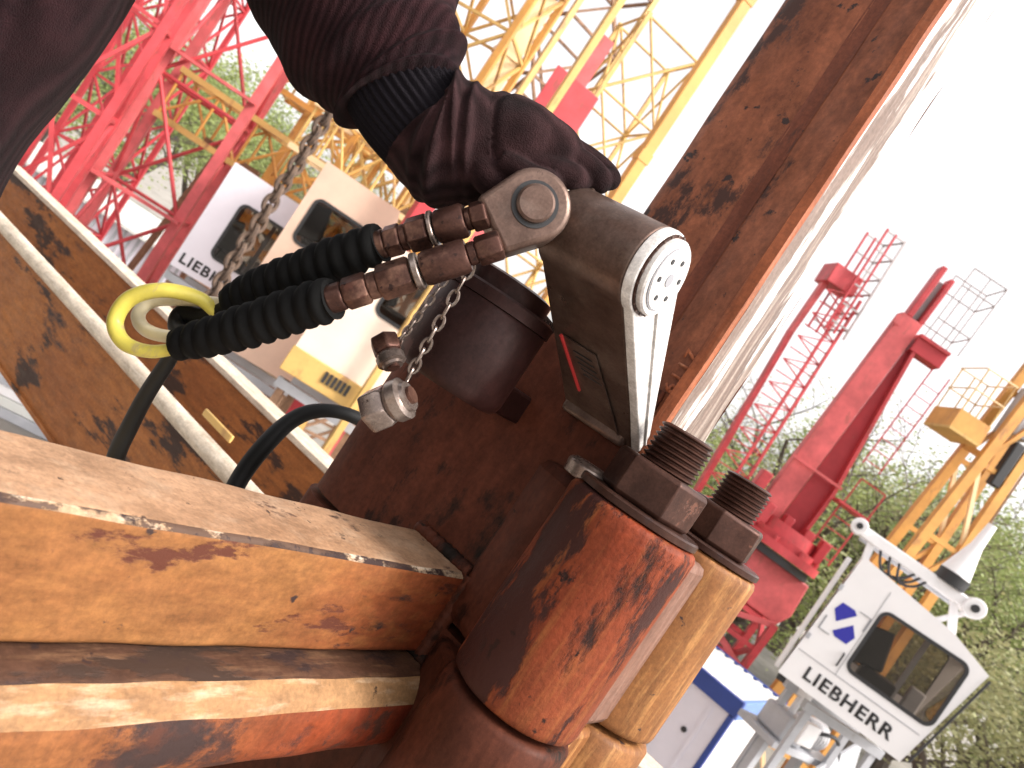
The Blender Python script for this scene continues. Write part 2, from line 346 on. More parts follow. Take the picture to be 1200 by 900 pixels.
# ----- trees
def limb(m, a, d, L, r, lvl, tips, rnd):
    pts = [(a.x, a.y, a.z, r)]; p = a.copy(); dd = d.copy(); n = 4
    for i in range(n):
        dd = (dd + V((rnd.gauss(0,.16), rnd.gauss(0,.16), rnd.gauss(.05,.1)))).normalized()
        p = p + dd*L/n; pts.append((p.x, p.y, p.z, r*(1-.7*(i+1)/n)))
        if lvl < 3 and i > 0:
            for k in range(2 if lvl else 3):
                an = rnd.uniform(0, 6.28); s = V((math.cos(an), math.sin(an), rnd.uniform(.1,.7)))
                limb(m, p.copy(), (dd*.5+s).normalized(), L*rnd.uniform(.42,.62), r*(1-.6*(i+1)/n)*.55, lvl+1, tips, rnd)
        if lvl >= 2: tips.append(p.copy())
    m.tube([V(q[:3]) for q in pts], [max(q[3], .006) for q in pts], 6 if lvl < 2 else 3)
def tree_meshes(seed, leaves, size, spread=.35, lmat=LEAFA):
    rnd = random.Random(seed); m = MB(); tips = []
    m.tube([(0,0,-.3),(.1,0,1),(.05,.1,2.2)], [.24,.19,.16], 9)
    for k in range(7):
        an = k*.9+rnd.uniform(-.3,.3); limb(m, V((.05,.05,rnd.uniform(.9,2.4))), V((math.cos(an)*.7, math.sin(an)*.7, rnd.uniform(.5,1.3))).normalized(), rnd.uniform(3.,4.3), .11, 1, tips, rnd)
    tm = m.mesh('trunk'); tm.materials.append(BARK)
    vs = []; fs = []
    for i in range(leaves):
        t = rnd.choice(tips); c = t + V((rnd.gauss(0,spread), rnd.gauss(0,spread), rnd.gauss(0,spread*.8)))
        q = V((rnd.gauss(0,1), rnd.gauss(0,1), rnd.gauss(0,1))).normalized(); x, y, z = basis(q); s = size*rnd.uniform(.6,1.4)
        k = len(vs); vs += [c-x*s, c-y*s*.55, c+x*s, c+y*s*.55]; fs.append((k,k+1,k+2,k+3))
    cm = bpy.data.meshes.new('crown'); cm.from_pydata([tuple(p) for p in vs], [], fs); cm.materials.append(lmat)
    return tm, cm
TREES = [tree_meshes(1, 17000, .058), tree_meshes(2, 15000, .055, .4, LEAFB), tree_meshes(3, 18000, .058, .45), tree_meshes(4, 4000, .028, .22, LEAFB)]
def tree(kind, loc, s, rz, label, group='trees behind the yard', sz=1):
    nm = 'bare_tree' if kind == 3 else 'leafy_tree'
    t = thing(nm, label, 'tree', TR(loc, rz), group)
    for me, n in zip(TREES[kind], ('trunk', 'crown')):
        o = put(me, n, WM[t.name] @ Matrix.Diagonal((s, s, s*sz, 1)), t)
def gtree(kind, h, d, s, rz, label, sz=1):
    p = HV(h, 0, d); tree(kind, V((p.x, p.y, GZ)), s, rz, label, sz=sz)
TL = [(0,300,24,1.1,.3,'leafy green tree seen between the big red column and the rusty stud'),
      (3,385,27,1.9,1.2,'bare budding tree rising behind the red column crane'),
      (1,470,30,1.4,2.2,'olive tree low behind the white driver cab roof arm'),
      (3,560,25,1.8,.8,'bare branched tree in front of the sky beside the yellow mast'),
      (2,610,26,1.35,1.7,'bright green tree directly right of the white driver cab'),
      (1,700,18,1.15,2.9,'olive green tree at the right edge of the photo'),
      (0,690,30,1.6,4.0,'tall green tree behind the yellow mast near the right edge'),
      (2,540,38,1.8,.5,'far green tree behind the white driver cab window'),
      (0,430,42,2.0,3.4,'distant green tree above the blue trimmed container'),
      (1,800,26,1.5,5.0,'rightmost olive tree in the lower right corner'),
      (0,620,44,2.1,1.0,'farthest pale green tree above the driver cab'),
      (2,-520,36,1.35,.9,'green tree behind the red lattice tower at the left'),
      (0,-430,44,1.6,2.1,'green tree seen through the middle of the red lattice towers'),
      (1,-330,48,1.5,3.3,'olive tree behind the yellow jib parts'),
      (2,-620,40,1.4,4.4,'green tree beside the dark jacket at the far left')]
for k, h, d, s, rz, lb in TL: gtree(k, h, d, s, rz, lb, .84 if h > 0 else .9)

# ----- lattice mast
def lattice(root, w_, dp, z0_, z1_, bays, cw, bw, mat, mat2=None, kind='box', skip=(), zig='z', cmat=None):
    mat2 = mat2 or mat; X, Y = w_/2, dp/2; c4 = [(-X,-Y),(X,-Y),(X,Y),(-X,Y)]
    for x, y in c4: rod('chord', (x,y,z0_), (x,y,z1_), cw, cmat or mat, root)
    dz = (z1_-z0_)/bays; e = cw*.35
    for s in range(4):
        if s in skip: continue
        (xa, ya), (xb, yb) = c4[s], c4[(s+1) % 4]
        for i in range(bays+1):
            z = z0_+dz*i; z = min(max(z, z0_+bw), z1_-bw)
            rod('strut', (xa,ya,z), (xb,yb,z), bw, mat2, root, kind=kind)
        for i in range(bays):
            za, zb = z0_+dz*i, z0_+dz*(i+1)
            if zig == 'x':
                rod('brace', (xa,ya,za), (xb,yb,zb), bw, mat2, root, kind=kind); rod('brace', (xb,yb,za+.002), (xa,ya,zb), bw*.96, mat2, root, kind=kind)
            elif (i+s) % 2: rod('brace', (xa,ya,za), (xb,yb,zb), bw, mat2, root, kind=kind)
            else: rod('brace', (xb,yb,za), (xa,ya,zb), bw, mat2, root, kind=kind)
def mast_root(name, label, h, d, rz, group=None, cat='crane mast'):
    p = HV(h, 0, d); return thing(name, label, cat, TR(V((p.x, p.y, GZ)), rz), group)
def zat(v, d, h=0): return HV(h, v, d).z - GZ

# red towers on the left
t = mast_root('lattice_mast', 'red lattice tower crane section nearest the dark jacket at the far left', -598, 12.2, R(22), 'red lattice masts on the left')
lattice(t, .80, .80, .0, 13, 8, .13, .06, CRED, CRED, zig='z')
t = mast_root('lattice_mast', 'pinkish red lattice mast between the leftmost red mast and the white cab', -480, 14.0, R(16), 'red lattice masts on the left')
lattice(t, 1.50, 1.15, .0, 14, 7, .17, .07, CPINK, CRED, kind='cyl', cmat=CPINK)
for z in (4.0, 6.4):
    rod('joint_plate', (-.8,-.75,z), (.8,-.75,z+.02), .2, CPINK, t, .05)
t = mast_root('lattice_mast', 'thin dark red lattice mast far behind the other two red ones', -552, 21, R(8), 'red lattice masts on the left')
lattice(t, 1.7, 1.5, .0, 20, 11, .13, .06, CRED2, CRED2, zig='x')
# yellow masts behind the arm
t = mast_root('lattice_mast', 'open yellow lattice mast with pointed top between glove and brown column', -75, 13.0, R(24), 'yellow lattice masts')
zt = zat(425, 13.0, -75)
lattice(t, 1.15, 1.0, 0, zt, 8, .07, .045, CYEL, CYEL, kind='cyl', zig='x')
t = mast_root('lattice_mast', 'yellow lattice mast behind the purple sleeve, taller than the frame', -250, 14.0, R(-10), 'yellow lattice masts')
lattice(t, 1.3, 1.2, 0, 12.5, 9, .11, .05, CYELO, CYEL, zig='x')
t = mast_root('lattice_mast', 'brownish yellow lattice mast right of the thick cream post', -160, 18.0, R(35), 'yellow lattice masts')
lattice(t, 1.5, 1.5, 0, 15, 10, .12, .06, CYEL, CRUST, zig='z')
t = mast_root('lattice_mast', 'orange yellow lattice mast seen right of the white left cab', -330, 17.0, R(18), 'yellow lattice masts')
lattice(t, 1.4, 1.3, 0, 8.3, 9, .13, .07, CYELO, CYELO, zig='x')
def post(name, label, h, d, w_, zt, mat, dp=None, tilt=0):
    p = HV(h, 0, d); t = thing(name, label, 'post', TR(V((p.x, p.y, GZ)), R(25)))
    MB().box((-w_/2,-(dp or w_)/2,0), (w_/2,(dp or w_)/2,zt)).build('shaft', mat, t, bevel=.01)
    MB().box((-w_*.62,-(dp or w_)*.62,0), (w_*.62,(dp or w_)*.62,.06)).build('base_plate', mat, t)
    for z in (zt*.45, zt*.7, zt*.88): MB().box((-w_*.56,-(dp or w_)*.56,z), (w_*.56,(dp or w_)*.56,z+.12)).build('collar', mat, t)
    return t
post('steel_post', 'thick cream yellow steel post rising above the gloved wrist', -216, 14.5, .42, 11, CCREAM)
post('steel_post', 'yellow steel post running close behind the left edge of the brown column', -19, 8.5, .13, 11, CYELO)
post('steel_post', 'thin yellow post left of the pointed yellow lattice mast', -140, 9.5, .09, 11, CYEL)
# red counter plates
p = HV(-132, 0, 10); t = thing('red_bracket', 'pinkish red steel bracket among the yellow lattice above the glove', 'bracket', TR(V((p.x, p.y, GZ)), R(20)))
z_ = zat(300, 10, -132)
MB().box((-.12,-.1,0), (.12,.1,z_+1.0)).build('web', CPINK, t); MB().box((-.32,-.12,z_-.3), (.34,-.1,z_+.35)).build('plate', CRED, t, bevel=.01)
p = HV(-200, 0, 11); t = thing('red_jib_foot', 'red steel foot of a jib right behind the gloved wrist', 'crane part', TR(V((p.x, p.y, GZ)), R(30)))
z_ = zat(215, 11, -200)
MB().box((-.12,-.1,0), (.12,.1,z_+.3)).build('web', CRED2, t); MB().bar((-.5,0,z_), (.9,0,z_+.25), .34, .2).build('arm', CRED, t, bevel=.01)

# horizontal yellow jib pieces stacked between the cabs and the red masts
def jib(label, h, v, d, L, s, rz, mat, mat2, tilt=0):
    c = HV(h, v, d); M = Matrix.Translation(c) @ Matrix.Rotation(rz, 4, 'Z') @ Matrix.Rotation(R(90)+tilt, 4, 'Y')
    t = thing('jib_section', label, 'crane jib', M, 'yellow jib sections lying in the yard')
    lattice(t, s, s, -L/2, L/2, 7, s*.12, s*.06, mat, mat2, zig='z', kind='cyl'); return t
jib('yellow jib section lying above the white left cab', -330, 62, 15, 5.5, .9, R(10), CYEL, CYELO)
jib('cream yellow jib section ending just below the dark sleeve', -235, 118, 13, 3.6, .8, R(-6), CCREAM, CYEL)
jib('upper orange jib section seen under the dark sleeve left edge', -265, 160, 16, 5, .9, R(4), CYELO, CYEL)
# legs of those stacks
for h, v, d, lb in ((-420, 40, 15, 'left'), (-180, 100, 13.2, 'right')):
    p = HV(h, v, d)
    t = thing('jib_trestle', 'rusty trestle carrying the %s end of the stacked jib sections' % lb, 'trestle', TR(V((p.x, p.y, GZ)), 0))
    hgt = p.z-GZ
    for sx in (-.5, .5):
        rod('leg', (sx*1.4, 0, 0), (sx*.5, 0, hgt), .1, CRUST, t)
    rod('top_beam', (-.6,0,hgt), (.6,0,hgt), .12, CRUST, t)

# ----- rusty vertical chain in front of the left cab
p = HV(-352, 0, 5.2); t = thing('rusty_chain', 'rusty heavy link chain hanging in front of the white left cab window', 'chain', TR(V((p.x, p.y, HV(-352,-125,5.2).z)), R(12)))
n = 30; pitch_ = .075
lk = MB(); lk.tube(spline([(0.040*math.cos(a), 0, .060*math.sin(a)) for a in [i*math.pi/6 for i in range(13)]], 2), .017, 6); lkm = lk.mesh('link'); lkm.materials.append(paint('chain_rust', (.13,.085,.06), .8, .5, 20, dirt=(.05,.035,.03), dirt_t=.5))
for i in range(n):
    put(lkm, 'link', WM[t.name] @ Matrix.Translation((.004*math.sin(i), 0, .06+i*pitch_)) @ Matrix.Rotation(R(90)*(i % 2)+.5, 4, 'Z'), t)
ztop = .06+n*pitch_
MB().tube(spline([(.0,0,ztop-.05),(.04,0,ztop+.02),(0,0,ztop+.1),(0,0,ztop+1.2)], 4), .016, 8).build('hook', CRUST, t)
tp = HV(-352, 0, 5.2); t2 = thing('chain_hoist_beam', 'rusty beam above the frame from which the heavy chain hangs', 'beam', TR(V((tp.x, tp.y, GZ)), R(12)))
zc = WM[t.name].translation.z - GZ + ztop + 1.2
MB().box((-2.8,-.08,zc), (.3,.08,zc+.2)).build('girder', CRUST, t2); MB().box((-2.8,-.08,0), (-2.6,.08,zc)).build('column', CRUST, t2)

# ----- cabs
def cab(label, h0, h1, v0, v1, d, rz, mat, prof=None, win=None, txt=None, depth=1.7, group='crane driver cabs', vents=None, skirt=None, logo=None, name='driver_cab'):
    a = HV(h0, v0, d); k = d/F; W = (h1-h0)*k; Hh = (v1-v0)*k
    t = thing(name, label, 'crane cab', TR(a, rz), group)
    prof = prof or [(0,0),(W,0),(W*1.0,Hh*.85),(W*.9,Hh),(0,Hh)]
    prof = [(x*W, y*Hh) for x, y in prof] if max(p[1] for p in prof) <= 1.3 and W < 3 and prof[0] == (0,0) and prof[1][0] <= 1.01 else prof
    wx0, wx1, wz0, wz1 = win; r = .09
    def rr(x0, x1, z0, z1, r, n=5):
        o = []
        for cx, cz, a0 in ((x1-r, z1-r, 0), (x0+r, z1-r, 90), (x0+r, z0+r, 180), (x1-r, z0+r, 270)):
            for i in range(n+1): o.append((cx+r*math.cos(R(a0+90*i/n)), cz+r*math.sin(R(a0+90*i/n))))
        return o
    # side panel with a window opening: ring strips between outer outline and hole
    def panel(nm, y, th):
        bm = bmesh.new(); out = [bm.verts.new((x, y, z)) for x, z in prof]; hole = [bm.verts.new((x, y, z)) for x, z in rr(wx0, wx1, wz0, wz1, r)]
        ed = [bm.edges.new((out[i], out[(i+1) % len(out)])) for i in range(len(out))] + [bm.edges.new((hole[i], hole[(i+1) % len(hole)])) for i in range(len(hole))]
        bmesh.ops.triangle_fill(bm, use_beauty=True, edges=ed)
        rg = bmesh.ops.extrude_face_region(bm, geom=bm.faces[:]); bmesh.ops.translate(bm, verts=[g for g in rg['geom'] if isinstance(g, bmesh.types.BMVert)], vec=(0, th, 0))
        bmesh.ops.recalc_face_normals(bm, faces=bm.faces)
        me = bpy.data.meshes.new(nm); bm.to_mesh(me); bm.free(); me.materials.append(mat); put(me, nm, WM[t.name], t)
    panel('side_panel', 0, .04); panel('side_panel', depth-.04, .04)
    m = MB(); n = len(prof)
    names = ['floor'] + ['front_panel'] + ['roof_panel']*(n-3) + ['rear_panel']
    for i in range(n):
        (xa, za), (xb, zb) = prof[i], prof[(i+1) % n]; u = V((xb-xa, 0, zb-za)); nn = V((-u.z, 0, u.x)).normalized()*.035
        if names[i] == 'front_panel':      # windscreen frame: glass with posts
            A, B = V((xa,0,za)), V((xb,0,zb))
            for q, (f0, f1) in enumerate(((0,.28),(.93,1))):
                MB().add([A+u*f0+V((0,.04,0)),A+u*f0+V((0,depth-.04,0)),A+u*f1+V((0,depth-.04,0)),A+u*f1+V((0,.04,0))]+[A+u*f0+nn+V((0,.04,0)),A+u*f0+nn+V((0,depth-.04,0)),A+u*f1+nn+V((0,depth-.04,0)),A+u*f1+nn+V((0,.04,0))],
                         [(0,1,2,3),(4,5,6,7),(0,1,5,4),(1,2,6,5),(2,3,7,6),(3,0,4,7)]).build('front_panel', mat, t, smooth=0)
            MB().add([A+u*.28+nn*.4+V((0,.04,0)),A+u*.28+nn*.4+V((0,depth-.04,0)),A+u*.93+nn*.4+V((0,depth-.04,0)),A+u*.93+nn*.4+V((0,.04,0))], [(0,1,2,3)]).build('windscreen', GLASS, t, smooth=0)
            continue
        A, B = V((xa,.04,za)), V((xb,.04,zb)); D_ = V((0, depth-.08, 0))
        MB().add([A,B,B+D_,A+D_,A+nn,B+nn,B+D_+nn,A+D_+nn], [(0,1,2,3),(4,5,6,7),(0,1,5,4),(1,2,6,5),(2,3,7,6),(3,0,4,7)]).build(names[i], mat, t, smooth=0)
    # window gasket + pane
    for y in (-.012, depth-.02):
        o_ = rr(wx0-.03, wx1+.03, wz0-.03, wz1+.03, r+.03); i_ = rr(wx0+.015, wx1-.015, wz0+.015, wz1-.015, r-.015)
        N_ = len(o_); m = MB()
        m.loft([[(x, y, z) for x, z in o_], [(x, y, z) for x, z in i_], [(x, y+.034, z) for x, z in i_], [(x, y+.034, z) for x, z in o_], [(x, y, z) for x, z in o_]], cap=False)
        wn = m.build('window_gasket', DARKM, t, smooth=0)
        g = MB(); g.add([(x, y+.02, z) for x, z in rr(wx0, wx1, wz0, wz1, r)], [tuple(range(24))]); g.build('pane', GLASS, wn, smooth=0)
    # interior: seat, console
    cx = (wx0+wx1)/2; 
    se = MB().box((cx-.35, depth*.35, .1), (cx+.1, depth*.65, wz0+.12)).build('seat', DARKM, t, bevel=.03)
    MB().bar((cx-.3, depth*.5, wz0+.1), (cx-.42, depth*.5, wz0+.62), .4, .1, up=V((0,1,0))).build('seat_back', DARKM, t, bevel=.03)
    MB().box((cx+.22, depth*.3, .1), (cx+.4, depth*.45, wz0+.25)).build('console', GREYM, t, bevel=.02)
    rod('inner_post', (cx+.18, depth-.2, .05), (cx+.18, depth-.2, Hh*.8), .07, GREYM, t)
    if txt:
        tx, tz, tw, th = txt
        put(text_mesh('LIEBHERR', tw, th, INK, .006, .028), 'lettering', WM[t.name] @ Matrix.Translation((tx, -.001, tz)) @ Matrix.Rotation(R(90), 4, 'X'), t)
    return t, W, Hh
D9 = 10.0; k = D9/F
W0 = 174*k; Hh0 = 170*k
t, W_, H_ = cab('white driver cab with blue logo and black lettering hanging at the lower right', 446, 620, -109, 61, D9, R(-25), WHITE,
   prof=[(0,0),(149*k,0),(172*k,132*k),(124*k,150*k),(7*k,168*k)], win=(56*k,153*k,50*k,128*k), txt=(77*k,19*k,106*k,16*k), depth=1.5)
# logo: two blue blocks with a white diagonal and thin grey corners
lc = (29*k, 91*k); s = 19*k
def flat(poly, mat, nm, th=.006, y=0): 
    m = MB(); m.loft([[(lc[0]+x*s*.82, y, lc[1]+z*s) for x, z in poly], [(lc[0]+x*s*.82, y-th, lc[1]+z*s) for x, z in poly]]); return m.build(nm, mat, t, smooth=0)
flat([(-.85,1.0),(-1.1,.4),(-.55,-.2),(.4,.78),(.1,1.0)], BLUE, 'logo_block'); flat([(.85,-1.0),(1.1,-.4),(.55,.2),(-.4,-.78),(-.1,-1.0)], BLUE, 'logo_block')
for a, b, c in (((-1.05,-.2),(-1.05,-1.1),(-.35,-1.1)), ((1.05,.2),(1.05,1.1),(.35,1.1))):
    for p_, q_ in ((a, b), (b, c)):
        MB().bar((lc[0]+p_[0]*s,-.004,lc[1]+p_[1]*s), (lc[0]+q_[0]*s,-.004,lc[1]+q_[1]*s), .018, .01).build('logo_corner', GREYP, t)
MB().box((4*k,-.006,36*k), (150*k,-.001,36.8*k)).build('panel_seam', GREYP, t); MB().box((50*k,-.006,37*k), (50.7*k,-.001,150*k)).build('panel_seam', GREYP, t)
MB().tube(spline([(46*k,0,62*k),(46*k,-.05,60*k),(46*k,-.05,48*k),(46*k,0,46*k)], 5), .012, 6).build('door_handle', DARKM, t)
for hz in (52, 120): MB().box((3*k,-.025,hz*k), (7*k,-.001,(hz+7)*k)).build('hinge', GREYM, t)
# roof arm, cone, lugs
ctop = 168*k
MB().bar((-18.7*k,.3,ctop+26*k), (129.2*k,.3,ctop+18*k), 17*k, 14*k).build('roof_arm', WHITE, t, bevel=.02)
MB().bar((-8.5*k,.9,ctop+22*k), (119*k,.9,ctop+14*k), 10*k, 10*k).build('roof_arm', GREYM, t, bevel=.02)
for xx, zz, r_ in ((-15*k, ctop+28*k, 10*k), (128*k, ctop+18*k, 12*k)):
    lg = MB().cyl((xx,.12,zz), (xx,.48,zz), r_, n=20).build('lug', WHITE, t, bevel=.012)
    MB().cyl((xx,.08,zz), (xx,.13,zz), r_*.38, n=14).build('pin', DARKM, lg)
MB().bar((11.9*k,.3,ctop-14*k), (5.1*k,.3,ctop+24*k), 9*k, 8*k).build('roof_strut', WHITE, t, bevel=.01)
MB().bar((127.5*k,.3,ctop-26*k), (108.8*k,.3,ctop+16*k), 9*k, 8*k).build('roof_strut', WHITE, t, bevel=.01)
MB().bar((102*k,.3,ctop-20*k), (127.5*k,.3,ctop+12*k), 6*k, 6*k).build('roof_strut', WHITE, t, bevel=.01)
MB().lathe((95.2*k,.3,ctop+26*k), (.05,0,1), [(0,17*k),(14*k,18*k)], 24).build('rubber_ring', DARKM, t)
MB().lathe((95.2*k,.3,ctop+40*k), (.05,0,1), [(0,17*k),(40*k,7*k),(70*k,5*k)], 24).build('cone', WHITE, t)
for i in range(3):
    MB().tube(spline([((17+i*12)*k,.25,ctop+20*k),((30+i*10)*k,.15,ctop-2*k),((51+i*8)*k,.2,ctop+2*k),((64+i*7)*k,.25,ctop+20*k)], 6), .018, 6).build('cable', DARKM, t)
MB().box((-7.6*k,.2,1*k), (-1.7*k,1.3,158*k)).build('rear_rail', WHITE, t, bevel=.01)
MB().box((1.7*k,.1,-9*k), (11.9*k,1.3,-2*k)).build('foot_block', DARKM, t, bevel=.01)
rod('grab_rail', (155.5*k,-.03,6*k), (175.1*k,-.03,128*k), .03, DARKM, t, kind='cyl')
# the hook rope that holds it, going up out of frame
MB().cyl((95.2*k,.3,ctop+108*k), (98.6*k,.3,ctop+900*k), .014, n=8).build('hoist_rope', CRUST, t)

# left cabs
d_ = 12; k2 = d_/F
cab('pale lilac white driver cab with black lettering beside the pink red mast', -412, -298, -104, 38, d_, R(20), LILAC,
    prof=[(0,0),(114*k2,0),(114*k2,120*k2),(106*k2,142*k2),(0,142*k2)], win=(32*k2,92*k2,34*k2,106*k2), txt=(50*k2,14*k2,88*k2,13*k2))
d_ = 11; k2 = d_/F
cab('faded peach driver cab with dark window behind the upper black hose', -322, -215, -150, 98, d_, R(15), PEACH,
    prof=[(0,0),(107*k2,0),(107*k2,225*k2),(100*k2,248*k2),(0,248*k2)], win=(14*k2,88*k2,150*k2,206*k2), depth=1.5)
d_ = 9.5; k2 = d_/F
t, _, _ = cab('light cream driver cab with yellow skirt and dark vent behind the chain caps', -236, -105, -128, 62, d_, R(12), CREAM,
    prof=[(0,0),(131*k2,0),(131*k2,170*k2),(125*k2,190*k2),(0,190*k2)], win=(55*k2,115*k2,110*k2,170*k2), depth=1.4)
MB().box((-2*k2,-.05,-6*k2), (133*k2,0,26*k2)).build('yellow_skirt', CYEL, t, bevel=.01)
for i in range(6):
    MB().box(((46+i*6)*k2,-.07,6*k2), ((50+i*6)*k2,-.045,20*k2)).build('vent_slot', DARKM, t)
# stands under the cabs
for h, v, d, lb in ((-355,-106,12.5,'lilac white'), (-268,-152,11.5,'faded peach'), (-170,-135,10,'light cream'), (533,-112,10.6,'lower right white')):
    p = HV(h, v, d); hg = p.z-GZ-.03; t = thing('cab_stand', 'rusty timber and steel stand under the %s driver cab' % lb, 'stand', TR(V((p.x, p.y+.1, GZ)), 0), 'stands under driver cabs')
    for sx in (-.5,.5):
        for sy in (-.35,.35): rod('leg', (sx,sy,0), (sx,sy,hg), .09, GREYM if h > 0 else CRUST, t)
    for sy in (-.35,.35): rod('cross_beam', (-.6,sy,hg-.06), (.6,sy,hg-.06), .12, GREYM, t)

# ----- container with ribbed roof
cz = HV(433, -165, 13); ex = V((.6,.8,0)); ey = V((-.8,.6,0))
Mc = Matrix((ex, ey, V((0,0,1)))).transposed().to_4x4(); Mc.translation = V((cz.x, cz.y, GZ))
t = thing('site_container', 'pale site container with dark blue edges and ribbed roof below the bolts', 'container', Mc)
hc = cz.z-GZ; Wc, Lc = 3.0, 6.0
MB().box((.03,.03,.12), (Wc-.03,.07,hc-.02)).build('end_wall', WHITE, t); MB().box((.03,.08,.12), (.07,Lc-.08,hc-.02)).build('side_wall', LILAC, t)
MB().box((Wc-.07,.08,.12), (Wc-.03,Lc-.08,hc-.02)).build('side_wall', LILAC, t); MB().box((.03,Lc-.07,.12), (Wc-.03,Lc-.03,hc-.02)).build('end_wall', LILAC, t)
m = MB(); n = 26
for i in range(n):
    y = .06+i*(Lc-.12)/n; m.box((.05,y,hc-.01), (Wc-.05,y+.11,hc+.035))
m.box((.04,.04,hc-.05), (Wc-.04,Lc-.04,hc)); m.build('roof', CORR, t)
for x, y in ((0,0),(Wc-.1,0),(0,Lc-.1),(Wc-.1,Lc-.1)): MB().box((x,y,0), (x+.1,y+.1,hc-.26)).build('corner_post', BTRIM, t, bevel=.01)
MB().box((-.02,-.02,hc-.25), (.1,Lc+.02,hc+.05)).build('roof_rail', BTRIM, t, bevel=.012); MB().box((Wc-.1,-.02,hc-.25), (Wc+.02,Lc+.02,hc+.05)).build('roof_rail', BTRIM, t, bevel=.012)
MB().box((.105,-.02,hc-.3), (Wc-.105,.08,hc+.04)).build('roof_rail', BTRIM2, t, bevel=.012); MB().box((.105,Lc-.08,hc-.25), (Wc-.105,Lc+.02,hc+.04)).build('roof_rail', BTRIM, t, bevel=.012)
for i in range(3): MB().box((.01,.9+i*1.7,.3), (.028,.93+i*1.7,hc-.3)).build('wall_joint', GREYM, t)
for i in range(9): MB().box((.012,.35+i*.6,.35), (.029,.41+i*.6,hc-.35)).build('wall_rib', LILAC, t)
MB().box((-.01,1.9,hc-1.5), (.03,2.5,hc-.8)).build('wall_vent', GREYM, t, bevel=.01)
MB().cyl((0,.55,hc-.95), (.03,.55,hc-.95), .05, n=12).build('wall_socket', DARKM, t)

# ----- grey machine beside the container
p = HV(500, -150, 11.2); t = thing('winch_unit', 'grey motor and gearbox unit with pipes under the white cab', 'machine', TR(V((p.x, p.y, GZ)), R(30)))
zm = p.z-GZ
for sx in (-.45,.45): rod('leg', (sx,0,0), (sx,0,zm-.3), .12, GREYM, t)
MB().box((-.7,-.3,zm-.32), (.9,.4,zm-.22)).build('bed_plate', GREYM, t, bevel=.01)
MB().box((-.55,-.25,zm-.22), (-.05,.25,zm+.15)).build('gearbox', GREYM, t, bevel=.05)
MB().lathe((-.02,0,zm), (1,0,0), [(0,.17),(.05,.2),(.55,.2),(.58,.15),(.66,.13)], 24).build('motor', GREYM, t)
for i in range(7): MB().lathe((.06+i*.07,0,zm), (1,0,0), [(0,.215),(.015,.215)], 20).build('cooling_fin', WHITE, t)
MB().box((-.45,-.4,zm-.1), (-.1,-.26,zm+.22)).build('control_box', WHITE, t, bevel=.02)
MB().lathe((-.3,0,zm+.15), (0,0,1), [(0,.05),(.25,.05),(.26,.12),(.45,.14)], 18).build('filler_pipe', WHITE, t)
MB().tube(spline([(-.1,-.3,zm+.1),(.2,-.42,zm+.2),(.6,-.35,zm),(.8,-.3,zm-.2)], 6), .03, 8).build('pipe', DARKM, t)
MB().bar((.3,-.45,zm-.5), (1.3,-.2,zm+.05), .5, .04, up=V((0,1,0))).build('chute', GREYM, t)

# ----- red column crane
D = 18; k = D/F
p = HV(347, 0, D); t = thing('column_crane', 'bright red column crane with ladder cages rising at the right', 'crane', Matrix.Translation((p.x, p.y, HV(353,110,D).z)) @ Matrix.Rotation(R(-6),4,'Z') @ Matrix.Rotation(R(2.6),4,'Y') @ Matrix.Translation((0,0,GZ-HV(353,110,D).z)), None)
def z(v): return (HV(353, v, D).z-GZ)
zt = z(388)
MB().box((-26*k,-.16,z(35)), (2*k,.2,z(318))).build('column_face', CPINK, t, bevel=.02)
MB().prism([(5*k,z(35)),(34*k,z(35)),(34*k,z(90)),(7*k,z(300)),(5*k,z(300))], (0,.02,0), (1,0,0), (0,0,1), (0,.06,0)).build('web_plate', CRED2, t)
rod('rear_flange', (34*k,-.05,z(35)), (34*k,-.05,z(100)), .08, CRED, t, .3); rod('rear_flange', (34*k,-.05,z(100)), (10*k,-.05,z(295)), .08, CRED, t, .3)
rod('rib', (-30*k,-.27,z(110)), (36*k,-.27,z(110)), .08, CPINK, t, .06)
MB().box((-20*k,-.16,z(318)), (-13*k,.2,zt)).build('fork_plate', CRED, t, bevel=.02); MB().box((-4*k,-.16,z(318)), (2*k,.2,zt-.15)).build('fork_plate', CRED, t, bevel=.02)
MB().box((-12*k,.1,z(318)), (-2*k,.2,zt-.25)).build('fork_web', GALV, t)
MB().box((-30*k,-.3,z(300)), (-21*k,-.26,z(312))).build('lifting_eye', CPINK, t)
MB().box((5*k,-.22,z(286)), (44*k,.2,z(306))).build('cross_arm', CRED2, t, bevel=.015); MB().box((5*k,-.27,z(304)), (44*k,.25,z(308))).build('arm_cover', CRED, t)
MB().box((-46*k,-.3,z(52)), (-33*k,.1,z(78))).build('motor_box', CRED, t, bevel=.03)
# turntable, skirt, lower mast
cx = 17*k
MB().lathe((cx,0,z(8)), (0,0,1), [(0,56*k),(10*k,56*k),(10*k,48*k),(18*k,48*k),(18*k,40*k),(32*k,38*k)], 36).build('turntable', CRED, t)
MB().lathe((cx,0,z(-2)), (0,0,1), [(0,50*k),(9*k,50*k)], 36).build('slew_ring', DARKM, t)
MB().prism([(-52,0),(52,0),(56,-40),(48,-58),(-48,-58),(-56,-40)], (cx,-.45,z(-2)), (k,0,0), (0,0,k), (0,.9,0)).build('skirt', CPINK, t, bevel=.03)
for i in range(10):
    a = i*.63; MB().cyl((cx+52*k*math.cos(a),52*k*math.sin(a),z(18)), (cx+52*k*math.cos(a),52*k*math.sin(a),z(24)), .05, n=6).build('bolt', CRED, t)
for i, hh in enumerate((-40, -15, 12, 34)): MB().box((cx+hh*k,-.6,z(22)), (cx+(hh+10)*k,-.25,z(50))).build('lug_block', CRED2 if i % 2 else CRED, t, bevel=.02)
